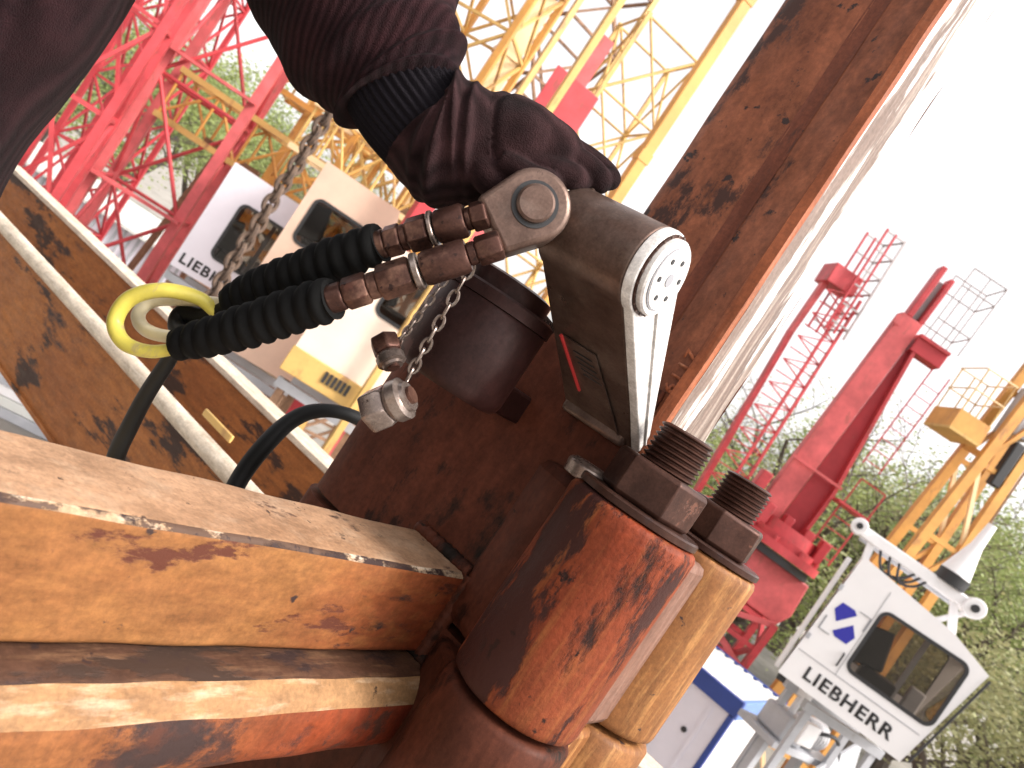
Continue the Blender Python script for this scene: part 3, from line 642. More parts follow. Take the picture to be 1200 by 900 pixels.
zz = z(-60); X = 45*k
for sx in (-1,1):
    for sy in (-1,1): rod('lower_post', (cx+sx*X, sy*.55, 0), (cx+sx*X, sy*.55, zz), .16, CRED, t)
nb = 6
for s_ in (-1,1):
    for i in range(nb):
        a, b = zz*(i/nb), zz*((i+1)/nb); q = 1 if i % 2 else -1
        rod('mast_brace', (cx-q*X, s_*.55, a), (cx+q*X, s_*.55, b), .12, CPINK, t); rod('mast_brace', (cx+s_*X, -q*.55, a), (cx+s_*X, q*.55, b), .1, CRED, t)
        rod('mast_brace', (cx-X, s_*.55, b-.08), (cx+X, s_*.55, b-.08), .1, CRED, t)
def ladder(t, x, y, z0_, z1_, w_, mat, hoops=True, rw=.025, step=.3):
    for sx in (0, w_): rod('ladder_rail', (x+sx,y,z0_), (x+sx,y,z1_), rw, mat, t)
    n = int((z1_-z0_)/step)
    for i in range(n): rod('rung', (x,y,z0_+.1+i*step), (x+w_,y,z0_+.1+i*step), rw*.8, mat, t, kind='cyl')
    if hoops:
        n = max(1, int((z1_-z0_)/.7))
        for i in range(n+1):
            zq = z0_+(z1_-z0_)*i/n
            MB().tube(spline([(x,y,zq),(x+.02,y-.35,zq),(x+w_*.5,y-.55,zq),(x+w_-.02,y-.35,zq),(x+w_,y,zq)], 4), rw*.5, 5).build('hoop', mat, t)
        for q in (.15,.5,.85): rod('cage_bar', (x+w_*q,y-(.55 if q==.5 else .46),z0_), (x+w_*q,y-(.55 if q==.5 else .46),z1_), rw*.7, mat, t)
ladder(t, 40*k, -.1, z(150), z(285), 22*k, CRED2, hoops=False, rw=.03)
ladder(t, 46*k, -.2, z(30), z(100), 30*k, CRED, hoops=False, rw=.035)
MB().box((38*k,-.5,z(96)), (78*k,.3,z(99))).build('platform', CRED, t)
for xx in (44,76): rod('rail_post', (xx*k,-.45,z(99)), (xx*k,-.45,z(132)), .03, CRED2, t)
rod('hand_rail', (44*k,-.45,z(132)), (76*k,-.45,z(132)), .03, CRED2, t)
# top platform railing
x0_, x1_ = 6*k, 48*k
for xx in (x0_, (x0_+x1_)/2, x1_):
    for yy in (-.45,.45): rod('rail_post', (xx,yy,z(306)), (xx,yy,zt+.2), .035, GALV, t, kind='cyl')
for zq in (zt+.2, zt-.25, z(330)):
    for yy in (-.45,.45): rod('hand_rail', (x0_,yy,zq), (x1_,yy,zq), .035, GALV, t, kind='cyl')
    rod('hand_rail', (x1_,-.45,zq), (x1_,.45,zq), .035, GALV, t, kind='cyl')

# ----- small red mast with ladder
D = 20; k = D/F; p = HV(246, 0, D)
t = thing('jib_mast', 'distant slim red mast with ladder right of the brown column', 'crane mast', Matrix.Translation((p.x, p.y, HV(258,200,D).z)) @ Matrix.Rotation(R(8),4,'Z') @ Matrix.Rotation(R(-1.5),4,'Y') @ Matrix.Translation((0,0,GZ-HV(258,200,D).z)))
def z(v): return (HV(258, v, D).z-GZ)
MB().prism([(-12*k,z(230)),(-6*k,z(230)),(-2*k,z(310)),(-9*k,z(310))], (0,-.1,0), (1,0,0), (0,0,1), (0,.2,0)).build('front_chord', CPINK, t)
MB().prism([(0,0),(7*k,0),(4*k,z(230)),(-12*k,z(230))][:0] or [(4*k,0),(11*k,0),(-6*k,z(230)),(-12*k,z(230))], (0,-.1,0), (1,0,0), (0,0,1), (0,.2,0)).build('front_chord', CRED, t)
for yy in (-.35,.35):
    rod('rear_chord', (36*k,yy,0), (36*k,yy,z(300)), .07, CRED, t)
nb = 34; hm = z(305)
for i in range(nb):
    a, b = hm*i/nb, hm*(i+1)/nb; q = i % 2
    rod('brace', ((-6 if q else 36)*k,-.35,a), ((36 if q else -6)*k,-.35,b), .03, CRED, t); rod('strut', (-6*k,-.33,b), (36*k,-.33,b), .028, CRED2, t)
MB().box((-12*k,-.35,z(298)), (26*k,.35,z(322))).build('head_box', CRED, t, bevel=.02)
for xx in (14,26,40):
    for yy in (-.5,.4): rod('rail_post', (xx*k,yy,z(250)), (xx*k,yy,z(382)), .05, CRED2 if xx < 30 else GALV, t)
for v_ in (262,285,310,330,356,380):
    for yy in (-.5,.4): rod('hand_rail', (14*k,yy,z(v_)), (40*k,yy,z(v_)), .04, GALV, t)
    rod('hand_rail', (40*k,-.5,z(v_)), (40*k,.4,z(v_)), .04, GALV, t)

# ----- yellow mast with basket, right edge
D = 16; k = D/F; p = HV(510, 0, D)
t = thing('yellow_tower', 'orange yellow lattice tower with work basket at the right edge', 'crane mast', TR(V((p.x, p.y, GZ)), R(0)))
def z(v): return (HV(510, v, D).z-GZ)
zt = z(420)
def xl(zq): return (-46+44*zq/zt)*k
for yy in (-.4,.4):
    rod('leg', (-52*k,yy,0), (-4*k,yy,zt), .19, CYELO, t, .16); rod('leg', (24*k,yy,0), (20*k,yy,zt), .18, CYELO, t, .16)
nb = 7
for i in range(nb):
    a, b = zt*i/nb, zt*(i+1)/nb
    for yy in (-.4,.4):
        rod('strut', ((-52+48*b/zt)*k,yy,b), (22*k,yy,b), .10, CYELO, t)
        if i % 2: rod('brace', ((-52+48*a/zt)*k,yy,a), (22*k,yy,b), .08, CYELO, t)
        else: rod('brace', (23*k,yy,a), ((-52+48*b/zt)*k,yy,b), .08, CCREAM, t)
MB().box((-4*k,-.35,z(268)), (18*k,.35,z(330))).build('head_block', GREYM, t, bevel=.03)
MB().box((2*k,-.5,z(205)), (14*k,-.3,z(262))).build('hydraulic_ram', DARKM, t, bevel=.03)
bx0, bx1 = -72*k, -32*k; b0, b1 = z(232), z(258)
MB().box((bx0,-.5,b0), (bx1,.5,b0+.05)).build('basket_floor', CYEL, t)
for lo, hi in (((bx0,-.5,b0+.05),(bx0+.03,.5,b1)), ((bx1-.03,-.5,b0+.05),(bx1,.5,b1)), ((bx0+.03,-.5,b0+.05),(bx1-.03,-.47,b1))): MB().box(lo, hi).build('basket_panel', CYELO, t)
for xx in (bx0+.03, (bx0+bx1)/2, bx1-.03):
    for yy in (-.47,.47): rod('basket_post', (xx,yy,b1), (xx,yy,z(312)), .035, CYEL, t, kind='cyl')
for v_ in (285, 312):
    for yy in (-.47,.47): rod('basket_rail', (bx0,yy,z(v_)), (bx1,yy,z(v_)), .035, CCREAM, t, kind='cyl')
    for xx in (bx0,bx1): rod('basket_rail', (xx,-.47,z(v_)), (xx,.47,z(v_)), .035, CCREAM, t, kind='cyl')
rod('basket_bracket', (bx1,0,b0), (-6*k,0,z(232)), .12, CYELO, t)

# ----- low pale shed and stacked panels far left
p = HV(-560, 0, 24); t = thing('storage_shed', 'long low pale shed with ribbed wall behind the red masts', 'shed', TR(V((p.x-6, p.y+1, GZ)), R(4)))
MB().box((0,0,0), (15,5,1.9)).build('wall', LILAC, t)
m = MB()
for i in range(58): m.box((.1+i*.25,-.05,.1), (.18+i*.25,-.002,1.85))
o = m.build('wall_rib', GREYM, t); o['kind'] = 'stuff'
MB().prism([(-.3,1.9),(5.3,1.9),(5.3,2.0),(2.5,2.5),(-.3,2.0)], (-.2,0,0), (0,1,0), (0,0,1), (15.4,0,0)).build('roof', CORR, t)
for j, (h, v, d) in enumerate(((-520,-120,15), (-455,-150,13), (-600,-170,12))):
    p = HV(h, 0, d)
    for i in range(5):
        o = MB().box((-.8,-.5,0), (.8,.5,.16)).build('concrete_slab', (GREYM, CORR, WHITE)[i % 3], None, M=TR(V((p.x+.05*math.sin(i*3), p.y, GZ+i*.17)), R(20+i*2)), bevel=.01)
        tag(o, ('bottom','second','middle','fourth','top')[i] + ' pale slab of the ' + ('middle','right','left')[j] + ' stack on the gravel behind the girders', 'slab', 'pale concrete slabs')

# ================================================================= NEAR MAST (near frame: b, c, z)
CZ = -.050          # top of the bolt bosses
C0 = .663
# column
def rbox_profile(b0, b1, c0, c1, cr, n=5):
    pts = []
    # front face with a shallow groove, chamfer at the right
    return pts
t = thing('mast_column', 'big rust brown box column with flaking white side running to the top', 'column', nroot((-.437-.283)/2, .72, -.26))
prof = [(-.437,C0+.012),(-.430,C0+.003),(-.420,C0)]
for i in range(9): prof.append((-.415+.055*i/8*1.0, C0+.0005))
prof += [(-.352,C0+.003),(-.343,C0+.007),(-.334,C0+.006),(-.322,C0+.001),(-.305,C0-.004),(-.292,C0-.007)]
prof = [(-.437,.771),(-.437,C0+.012),(-.430,C0+.003),(-.420,C0),(-.362,C0+.001),(-.350,C0+.004),(-.343,C0+.008),(-.334,C0+.005),(-.318,C0-.001),(-.2965,C0-.0055)]
def strip(profp, z0_, z1_, n=60, wob=.0008):
    rings = []
    for i in range(n+1):
        zz_ = z0_+(z1_-z0_)*i/n
        rings.append([(b+mnoise.noise(V((b*30, c*30, zz_*14)))*wob, c+mnoise.noise(V((b*30+9, c*30, zz_*14)))*wob, zz_) for b, c in profp])
    return MB().loft(rings, cap=False, closed=False)
ZT = .95
strip(prof, -.06, ZT).build('front_face', RUST, t, space=NF, smooth=50)
strip([(-.2965,C0-.0055),(-.2955,C0-.0085),(-.2945,C0-.0095),(-.2845,C0-.0085),(-.283,C0-.002)], -.06, ZT, 90, .0014).build('corner_edge', EDGE, t, space=NF, smooth=50)
strip([(-.283,C0-.002),(-.280,C0+.02),(-.281,C0+.05),(-.283,.757)], -.06, ZT, 90, .0022).build('side_face', FLAKE, t, space=NF, smooth=50)
strip([(-.283,.757),(-.437,.771)], -.24, ZT, 2, 0).build('rear_face', RUST, t, space=NF)
strip([(-.3515,C0+.0032),(-.343,C0+.0072),(-.3365,C0+.0052)], .0, ZT, 90, .0012).build('groove_strip', worn('groove_dark', (.17,.050,.026), (.13,.040,.022), (.07,.028,.019), .58, 14, (1,1,.3), (2,2,.3), (.13,.045,.028), .5), t, space=NF, smooth=60)  # darker strip laid along the groove
o = put(text_mesh('6117', .044, .012, EDGE, .0012, .02), 'stamped_number', NF @ Matrix.Translation((-.300, C0-.0065, .075)) @ Matrix.Rotation(R(90), 4, 'X') @ Matrix.Rotation(R(90), 4, 'Z'), t)

# lower body casting
t = thing('mast_casting', 'dark oily brown lower mast leg behind the torque wrench', 'mast part', nroot(-.46, .78, -.60))
def body_ring(zz_, g=0):
    pts = []; b0, b1, c0, c1, r = -.612-g, -.298, C0-.010-g, .76, .05
    pts.append((b0, c1)); 
    for i in range(9):
        a = R(180+90*i/8); pts.append((b0+r+r*math.cos(a), c0+r+r*math.sin(a)))
    for i in range(1, 12): pts.append((b0+r+(b1-b0-r)*i/11, c0+.003*math.sin(math.pi*i/11)+(.0)))
    pts.append((b1, c1))
    return [(b+mnoise.noise(V((b*9, c*9, zz_*7)))*.003, c+mnoise.noise(V((b*9+5, c*9, zz_*7)))*.003, zz_) for b, c in pts]
rings = [body_ring(-.235+.28*i/26) for i in range(27)]
rings += [[(b*.985-.006, .012+c*.985, .052) for b, c, _ in rings[-1]]]
MB().loft(rings).build('upper_casting', BODY, t, space=NF, smooth=60)
MB().loft([body_ring(-.60+.358*i/24, .004) for i in range(25)]).build('lower_casting', BODY, t, space=NF, smooth=60)
# raised weld bead along the body
pts = [(-.41+.012*math.sin(i*.5), C0-.003+.002*math.sin(i*1.7), -.2+.012*i) for i in range(18)]
# bosses
def boss(cb, cc, r, mat, label_, name='bolt_boss', zb=-.237, zl=-.62):
    def ring(zz_, rr_, sq=0):
        o = []
        for j in range(40):
            a = 2*math.pi*j/40; rad = rr_*(1+.012*mnoise.noise(V((math.cos(a)*1.5+cb*40, math.sin(a)*1.5, zz_*12))))
            o.append((cb+rad*math.cos(a), cc+rad*math.sin(a), zz_))
        return o
    up = MB().loft([ring(zb+.002, r-.006), ring(zb+.005, r-.001)]+[ring(zb+.01+(CZ-.006-zb-.01)*i/16, r) for i in range(17)]+[ring(CZ-.002, r-.002), ring(CZ, r-.006)])
    up.build(name, mat, t, space=NF, smooth=60)
    lo = MB().loft([ring(zl, r), *[ring(zl+.02+(zb-.008-zl-.02)*i/12, r+.002) for i in range(13)], ring(zb-.003, r-.002), ring(zb-.0025, r-.008)])
    lo.build(name, BODY if mat is ORED else mat, t, space=NF, smooth=60)
B1 = (-.249, .629); B2 = (-.232, .786)
boss(B1[0], B1[1], .060, ORED, ''); boss(B2[0], B2[1], .058, ORAN, '')
# web between bosses and body
WORN = worn('worn_grey_brown_edge', (.20,.115,.085), (.15,.075,.055), (.07,.035,.025), .6, 12, (1,1,.4), (3,3,.3), (.3,.2,.16), .5)
MB().loft([[(-.25,.66,zz_),(-.208,.665,zz_),(-.208,.73,zz_),(-.208,.79,zz_),(-.25,.83,zz_)] for zz_ in (-.61,-.242)]).build('lower_web', ORAN, t, space=NF, bevel=.006)
MB().loft([[(-.252,.60,zz_),(-.29,.60,zz_),(-.35,.645,zz_),(-.36,.70,zz_),(-.252,.70,zz_)] for zz_ in (-.61,-.246)]).build('lower_rib', BODY, t, space=NF, bevel=.008)
MB().loft([[(-.25,.64,zz_),(-.205,.655,zz_),(-.205,.70,zz_),(-.205,.76,zz_),(-.25,.83,zz_)] for zz_ in (-.233,CZ-.010)]).build('upper_web', WORN, t, space=NF, bevel=.008)
MB().loft([[(-.39,C0+.02,zz_),(-.36,C0-.014,zz_),(-.315,C0-.035,zz_),(-.27,C0-.03,zz_),(-.27,C0+.03,zz_)] for zz_ in (-.233,-.1,CZ-.005)]).build('fillet_rib', BODY, t, space=NF, bevel=.012)

# bolts: stud + nut + washer
def bolt(cb, cc, label, rot):
    t = thing('anchor_bolt', label, 'bolt', nroot(cb, cc, CZ), 'threaded mast bolts')
    MB().lathe((0,0,.0005), (0,0,1), [(0,.054),(.001,.056),(.006,.056),(.0075,.054)], 48).build('washer', NUTM, t)
    nz = .008; H = .036; r = .0425
    m = MB(); m.lathe((0,0,nz), (0,0,1), [(0,r*.93),(.003,r),(H-.003,r),(H,r*.93)], 6, rot); m.build('nut', NUTM, t, bevel=.0012)
    # helical thread
    rs, pitch, n = .0245, .0046, 36; m = MB(); turns = 8; z0_ = nz+H-.002
    rings = []
    for i in range(turns*n+1):
        a = 2*math.pi*i/n; zc = z0_+pitch*i/n; ca, sa = math.cos(a), math.sin(a)
        rings.append([(ca*(rs-.0032), sa*(rs-.0032), zc-pitch*.46), (ca*rs, sa*rs, zc-pitch*.1), (ca*rs, sa*rs, zc+pitch*.1), (ca*(rs-.0032), sa*(rs-.0032), zc+pitch*.46)])
    m.loft(rings, cap=True, closed=False)
    m.v = [v for v in m.v]; s_ = MB().lathe((0,0,0), (0,0,1), [(z0_-.004,rs-.003),(z0_+pitch*turns-.001,rs-.003),(z0_+pitch*turns+.001,rs-.006)], 30)
    m.add(s_.v, s_.f); m.build('stud', NUTM, t, smooth=30)
bolt(B1[0], B1[1], 'nearer dark hex nut on rusty threaded stud beside the wrench tip', R(14)); bolt(B2[0], B2[1], 'farther rusty hex nut and threaded stud on the orange boss', R(40))
# white paint nub left of near nut
o = MB().lathe((0,0,0), (0,0,1), [(0,.022),(.012,.023),(.016,.018)], 16).build('locking_washer_tab', STEEL, None, M=nroot(-.305,.628,CZ-.003), bevel=.001)
tag(o, 'worn pale metal tab left of the nearer nut', 'metal tab')

# ----- horizontal tubes (along m1 = local y)
def hbeam(px, py, s, h, label, z_off=0, c1=C0-.001, c0=.02, corner=.007, top=None, side=None, lip=LIP):
    # front-top edge passes through the pixel on the body plane
    q = onc(px, py, c1); bR, zt = q.x, q.z
    t = thing('mast_tube', label, 'beam', nroot(bR-s/2, c1, zt-h), 'horizontal mast tubes')
    def ring(y, b0, b1, z0_, z1_, n=8):
        o = []; r = corner
        for cx, cz, a0 in ((b1-r, z1_-r, 0), (b0+r, z1_-r, 90), (b0+r, z0_+r, 180), (b1-r, z0_+r, 270)):
            for i in range(n+1): o.append((cx+r*math.cos(R(a0+90*i/n)), y, cz+r*math.sin(R(a0+90*i/n))))
        return o
    N = 120; full = [ring(c0+(c1-c0)*i/N, bR-s, bR, zt-h, zt) for i in range(N+1)]
    # split top strip / lip / rest
    def sub(idx, nm, mat, wob=.0006):
        rr_ = [[(b+mnoise.noise(V((b*60+3, y*18, z_*60)))*wob, y, z_+mnoise.noise(V((b*60, y*18, z_*60)))*wob) for b, y, z_ in (r_[i] for i in idx)] for r_ in full]
        return MB().loft(rr_, cap=False, closed=False).build(nm, mat, t, space=NF, smooth=50)
    # indices: 0..4 corner top-right, 5..9 top-left, 10..14 bottom-left, 15..19 bottom-right
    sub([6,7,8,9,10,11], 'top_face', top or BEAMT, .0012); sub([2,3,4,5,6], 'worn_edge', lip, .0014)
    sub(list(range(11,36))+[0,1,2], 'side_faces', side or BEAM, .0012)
    wb = []
    for a, b in (((bR+.003, zt+.002), (bR+.003, zt-h)), ((bR, zt+.003), (bR-s, zt+.003))):
        wb.append([( a[0]+(b[0]-a[0])*i/24+mnoise.noise(V((i*.7,0,0)))*.0015, c1-.008, a[1]+(b[1]-a[1])*i/24+mnoise.noise(V((0,i*.7,0)))*.0015) for i in range(25)])
    for w_ in wb: MB().tube(w_, [.008*(1+.12*math.sin(i*2.3)) for i in range(25)], 10).build('weld_bead', BODY, t, space=NF, smooth=60)
    return t, bR, zt
print('DBG beamT', onc(555,680,C0), 'B', onc(500,806,C0))
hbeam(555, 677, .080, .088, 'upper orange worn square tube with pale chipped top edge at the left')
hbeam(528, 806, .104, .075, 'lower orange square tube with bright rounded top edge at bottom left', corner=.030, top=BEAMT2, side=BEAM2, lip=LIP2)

# weld where tubes meet the body
# ----- girders behind (along m2 = local x)
def girder(ptop, pbot, c, label, thick, L0=-4.5, L1=-.3, round_=False, bH=None):
    q = onc(*ptop, c); zt = q.z; zb = onc(*pbot, c).z
    t = thing('steel_girder', label, 'girder', nroot(L1, c, zb), 'brown girders behind the hoses')
    MB().box((L0,c,zb), (L1,c+.012,zt-thick)).build('web', GIRD, t, space=NF)
    if round_: MB().tube([(L0+(L1-L0)*i/30,c-.004,zt-thick/2) for i in range(31)], thick/2, 14).build('top_flange', GIRT, t, space=NF)
    else: MB().box((L0,c-.012,zt-thick), (L1,c+.09,zt)).build('top_flange', GIRT, t, space=NF, bevel=.003)
    MB().box((L0,c-.01,zb-.012), (L1,c+.09,zb)).build('bottom_flange', GIRD, t, space=NF)
    print('DBG girder', label, zt, zb, q); return t
girder((163,336), (163,432), 1.75, 'upper brown girder with thin cream top edge behind the yellow hose', .020)
girder((180,440), (62,512), 1.30, 'lower brown girder with thick rounded cream top rail under the black cable', .050, round_=True)
# red and yellow paint crumbs along the lower girder rail
q = onc(255,505,1.31)
o = MB().box((-.08,-.004,0), (.06,.004,.02)).build('paint_strip', CYEL, None, M=NF @ Matrix.Translation((q.x,1.31,q.z)), bevel=.003); tag(o, 'small flaked yellow strip on the lower girder rail', 'paint strip')

# ================================================================= TORQUE WRENCH
NFw = NF @ Matrix.Rotation(R(4), 4, 'Z'); NFwi = NFw.inverted()
Cc = NFwi @ P(769, 321, .56)                               # centre of end disc, near frame
bE = Cc.x
def onb_(px, py):
    r = NFwi @ ray(px, py); return r*(bE/r.x)
tip = onb_(751, 531)
print('DBG wrench', Cc, 'tip', tip)
rr0 = (onb_(795, 276)-Cc).length; rr1 = (onb_(741, 374)-Cc).length; Rw = (rr0+rr1)/2
print('DBG radius', rr0, rr1)
t = thing('torque_wrench', 'grey hydraulic torque wrench head with bright perforated end plate', 'wrench', NFw @ Matrix.Translation(Cc))
dv = V((0, tip.y-Cc.y, tip.z-Cc.z)); dl = dv.length; dn = dv/dl; pn = V((0, -dn.z, dn.y))       # tail direction and its normal in the end plane
def tear(r, wt, ext=0, n=26):                        # teardrop outline in (along tail, across)
    o = []
    for i in range(n+1):
        a = R(62+236*i/n); o.append((r*math.cos(a), r*math.sin(a)))
    o += [(dl*.42, -r*.62), (dl*.66, -r*.42-0), (dl*.9+ext, -wt), (dl+ext, -wt*.8), (dl+ext, wt*.8), (dl*.9+ext, wt), (dl*.66, r*.42), (dl*.42, r*.62)]
    return o
def tpt(p, b): return V((b, 0, 0)) + dn*p[0] + pn*p[1]
Lw = .085; outl = tear(Rw*1.0, .009)
S = WM[t.name]
MB().loft([[tpt(p, -Lw) for p in tear(Rw*.95, .007)], [tpt(p, -Lw+.006) for p in outl], [tpt(p, -.006) for p in outl]], cap=True).build('body', TOOL, t, smooth=40, bevel=.0015)
# bright end plate with centre ridge
pl = MB(); o1 = tear(Rw*1.0, .009); o2 = tear(Rw*.97, .0075)
pl.loft([[tpt(p, -.0055) for p in o1], [tpt(p, 0) for p in o1], [tpt(p, .003) for p in o2]]); pl.build('end_plate', TOOLW, t, smooth=30, bevel=.0008)
MB().bar(tpt((Rw*.95,0), .0035), tpt((dl*.96,0), .0035), .0012, .003, up=V((1,0,0))).build('ridge', TOOLW, t)
MB().lathe((.001,0,0), (1,0,0), [(0,Rw*.94),(.0035,Rw*.93)], 48).build('groove_ring', NUTM, t)
dk = MB().lathe((.0046,0,0), (1,0,0), [(0,Rw*.87),(.0035,Rw*.87),(.005,Rw*.83)], 48).build('cover_disc', TOOLW, t)
MB().lathe((.0097,0,0), (1,0,0), [(0,Rw*.72),(.0008,Rw*.72)], 40).build('disc_rim', GREYP, dk); MB().lathe((.0101,0,0), (1,0,0), [(0,Rw*.69),(.001,Rw*.685)], 40).build('disc_centre', TOOLW, dk)
for i in range(6):
    a = R(60*i+20); MB().cyl((.0108,Rw*.47*math.cos(a),Rw*.47*math.sin(a)), (.0118,Rw*.47*math.cos(a),Rw*.47*math.sin(a)), .0021, n=10).build('screw_hole', INK, dk)
MB().lathe((.0108,0,0), (1,0,0), [(0,.005),(.001,.005)], 16).build('centre_screw', GREYP, dk)
for i in range(22):
    a = 2*math.pi*i/22; MB().cyl((.0042,Rw*.915*math.cos(a),Rw*.915*math.sin(a)), (.0052,Rw*.915*math.cos(a),Rw*.915*math.sin(a)), .0011, n=6).build('rim_dot', TOOL, t)
# recessed label pocket on the camera side of the tail
side = (pn if (pn.dot(V((0,-1,0))) > 0) else -pn)
def sp(b, a, off): return V((b,0,0)) + dn*a + side*off
f = [sp(-.066, dl*.46, 0), sp(-.03, dl*.46, 0)]
def offa(a): # surface distance of tail flank
    pts_ = [(dl*.42, Rw*1.0*.62), (dl*.66, Rw*1.0*.42), (dl*.9, .009)]
    if a < dl*.66: q = (a-dl*.42)/(dl*.24); return pts_[0][1]*(1-q)+pts_[1][1]*q
    q = (a-dl*.66)/(dl*.24); return pts_[1][1]*(1-q)+pts_[2][1]*q
pan = MB(); a0, a1, a2 = dl*.42, dl*.74, dl*.90
c = [(-.072,a0),(-.036,a0+.002),(-.018,a2),(-.060,a1)]
pan.loft([[sp(b, a, offa(a)+.0012) for b, a in c], [sp(b, a, offa(a)+.0022) for b, a in c]]); lb = pan.build('label_plate', TOOL, t, smooth=0)
MB().bar(sp(-.0715,a0,offa(a0)+.003), sp(-.0595,a1,offa(a1)+.003), .0022).build('red_edge', REDP, lb)
for i in range(5):
    aa = a0+.012+i*.0065; MB().bar(sp(-.060+i*.002,aa,offa(aa)+.003), sp(-.040+i*.002,aa,offa(aa)+.003), .0014, .0006).build('print_line', INK, lb)
# reaction foot around the socket
q0 = tpt((dl*.86, .0), -Lw*1.0)
MB().box((-Lw+.002, tip.y-Cc.y-.022, tip.z-Cc.z-.006), (-.012, tip.y-Cc.y+.016, tip.z-Cc.z+.024)).build('socket_foot', TOOL, t, bevel=.004)
# --- rear boss of wrench + link to the swivel
MB().lathe((-Lw+.004,0,.0), (-1,0,0), [(0,Rw*.86),(.006,Rw*.84),(.010,Rw*.6),(.014,Rw*.58)], 32).build('rear_collar', NUTM, t)
lk0 = WM[t.name].inverted() @ P(655, 258, .60); lk1 = WM[t.name].inverted() @ P(700, 250, .60)
MB().cyl(lk0, lk1, .020, n=24).build('swivel_neck', TOOL, t, bevel=.002)

# --- swivel block
SW = P(624, 243, .555); camd = -ray(624, 243).normalized()
ax = (camd*.92 + NF.to_3x3() @ V((.12,-.1,.25))).normalized()
t = thing('hose_swivel', 'grey rounded swivel block with round pin under the gloved fingers', 'swivel', Matrix.Translation(SW))
x, y, z_ = basis(ax, CU)
r_ = 44*.555/F
def blk(p): return x*p[0]+y*p[1]
m = MB(); pr = [(r_*math.cos(R(a)), r_*math.sin(R(a))) for a in range(-70, 141, 15)]; 
dirL = (P(585,262,.555)-SW); dx, dy = dirL.dot(x), dirL.dot(y)
ul = math.hypot(dx, dy); ux, uy = dx/ul, dy/ul
pr = []
for i in range(19):
    a = math.atan2(-uy, -ux)+R(-90+10*i); pr.append((r_*math.cos(a), r_*math.sin(a)))
pr += [(ux*.036-uy*-.020*-1, uy*.036+ux*-.020*-1), ]
pr = pr[:-1] + [(ux*.034+uy*.021, uy*.034-ux*.021), (ux*.034-uy*.021, uy*.034+ux*.021)]
# order the outline by angle so that it never crosses itself
pr = sorted(pr, key=lambda q: math.atan2(q[1], q[0]))
m.loft([[blk(p)+z_*-.030 for p in pr], [blk(p)+z_*.010 for p in pr]]); m.build('block', TOOL, t, bevel=.004, seg=3, smooth=40)
o2 = blk((0,0))
MB().lathe(z_*.010, z_, [(0,.0165),(.0012,.0165)], 32).build('pin_groove', INK, t)
MB().lathe(z_*.0105, z_, [(0,.0135),(.0045,.0133),(.006,.0115)], 32).build('pin', TOOL, t, smooth=30)
q = P(600,283,.548)-SW; q2 = P(628,274,.548)-SW
MB().bar(q, q2, .005, .0016, up=z_).build('red_mark', REDP, t)

# --- hose couplings and hoses
def coupling(pA, pB, label, dA, dB, tag_grp='hydraulic hose couplings'):
    A, B = P(*pA, dA), P(*pB, dB); ax = B-A; L = ax.length; n = ax.normalized()
    t = thing('hose_coupling', label, 'coupling', Matrix.Translation(A), tag_grp)
    segs = [('hex_nut', 0, .14, .0118, 6), ('collar', .14, .19, .0090, 20), ('sleeve', .19, .45, .0135, 24), ('ring', .46, .50, .0146, 24), ('hex_nut', .51, .70, .0142, 6), ('collar', .70, .76, .0105, 20), ('hex_nut', .76, .90, .0128, 6), ('ferrule', .90, 1.0, .0112, 20)]
    for nm, a, b, r, k_ in segs:
        l_ = (b-a)*L; o = MB().lathe(n*(a*L), n, [(0,r*.80),(l_*.1,r*.9),(l_*.9,r*.9),(l_,r*.80)], k_, .4); o.build(nm, BRASS if nm != 'ring' else STEEL, t, bevel=.0006)
    return t
coupling((572,250), (440,288), 'upper copper brown hose coupling between swivel and black hose', .545, .56)
coupling((588,286), (384,352), 'lower copper brown hose coupling nearer the chain', .535, .545)
# o-ring, thin wire on lower coupling
def ribbed(pts, label, nr, mat=RUBBER):
    q = spline([tuple(P(a, b, d))+(r*d/F,) for a, b, d, r in pts], 40); N = len(q)
    acc = [0]
    for i in range(1, N): acc.append(acc[-1]+(V(q[i][:3])-V(q[i-1][:3])).length)
    Lt = acc[-1]; t = None
    rad = [q[i][3] for i in range(N)]
    def fn(i, u, p): return .92+.17*abs(math.sin(math.pi*(nr*acc[i]/Lt+u)))*(1+.35*mnoise.noise(p*70))+.05*mnoise.noise(p*150)
    o = MB().tube([V(s_[:3]) for s_ in q], rad, 20, fn)
    M = Matrix.Translation(V(q[0][:3])); ob = o.build('ribbed_hose', mat, None, M=M, space=Matrix(), smooth=60); tag(ob, label, 'hose', 'black ribbed hoses'); return ob
ribbed([(446,284,.56,23),(400,302,.57,25),(350,321,.585,24),(300,339,.60,21),(267,354,.61,16)], 'upper black ribbed bend guard of the hydraulic hose', 12)
ribbed([(390,350,.545,24),(350,362,.555,26),(300,379,.565,25),(250,394,.575,23),(207,404,.585,18)], 'lower black ribbed bend guard nearer the viewer', 11)
def hose(pts, label, mat, n=14, cat='hose', name='hose', grp=None):
    q = spline([tuple(P(a, b, d))+(r*d/F,) for a, b, d, r in pts], 10)
    o = MB().tube([V(s_[:3]) for s_ in q], [s_[3] for s_ in q], n); ob = o.build(name, mat, None, M=Matrix.Translation(V(q[0][:3])), space=Matrix(), smooth=60); tag(ob, label, cat, grp); return ob
hose([(290,392,.64,8),(256,368,.62,8),(232,349,.61,8.5),(190,340,.60,9),(152,350,.60,9.5),(135,377,.60,9.5),(146,402,.595,9),(178,412,.59,8),(215,406,.588,7)], 'bright yellow outer hose loop at the end of the black hoses', HOSEY, name='yellow_hose')
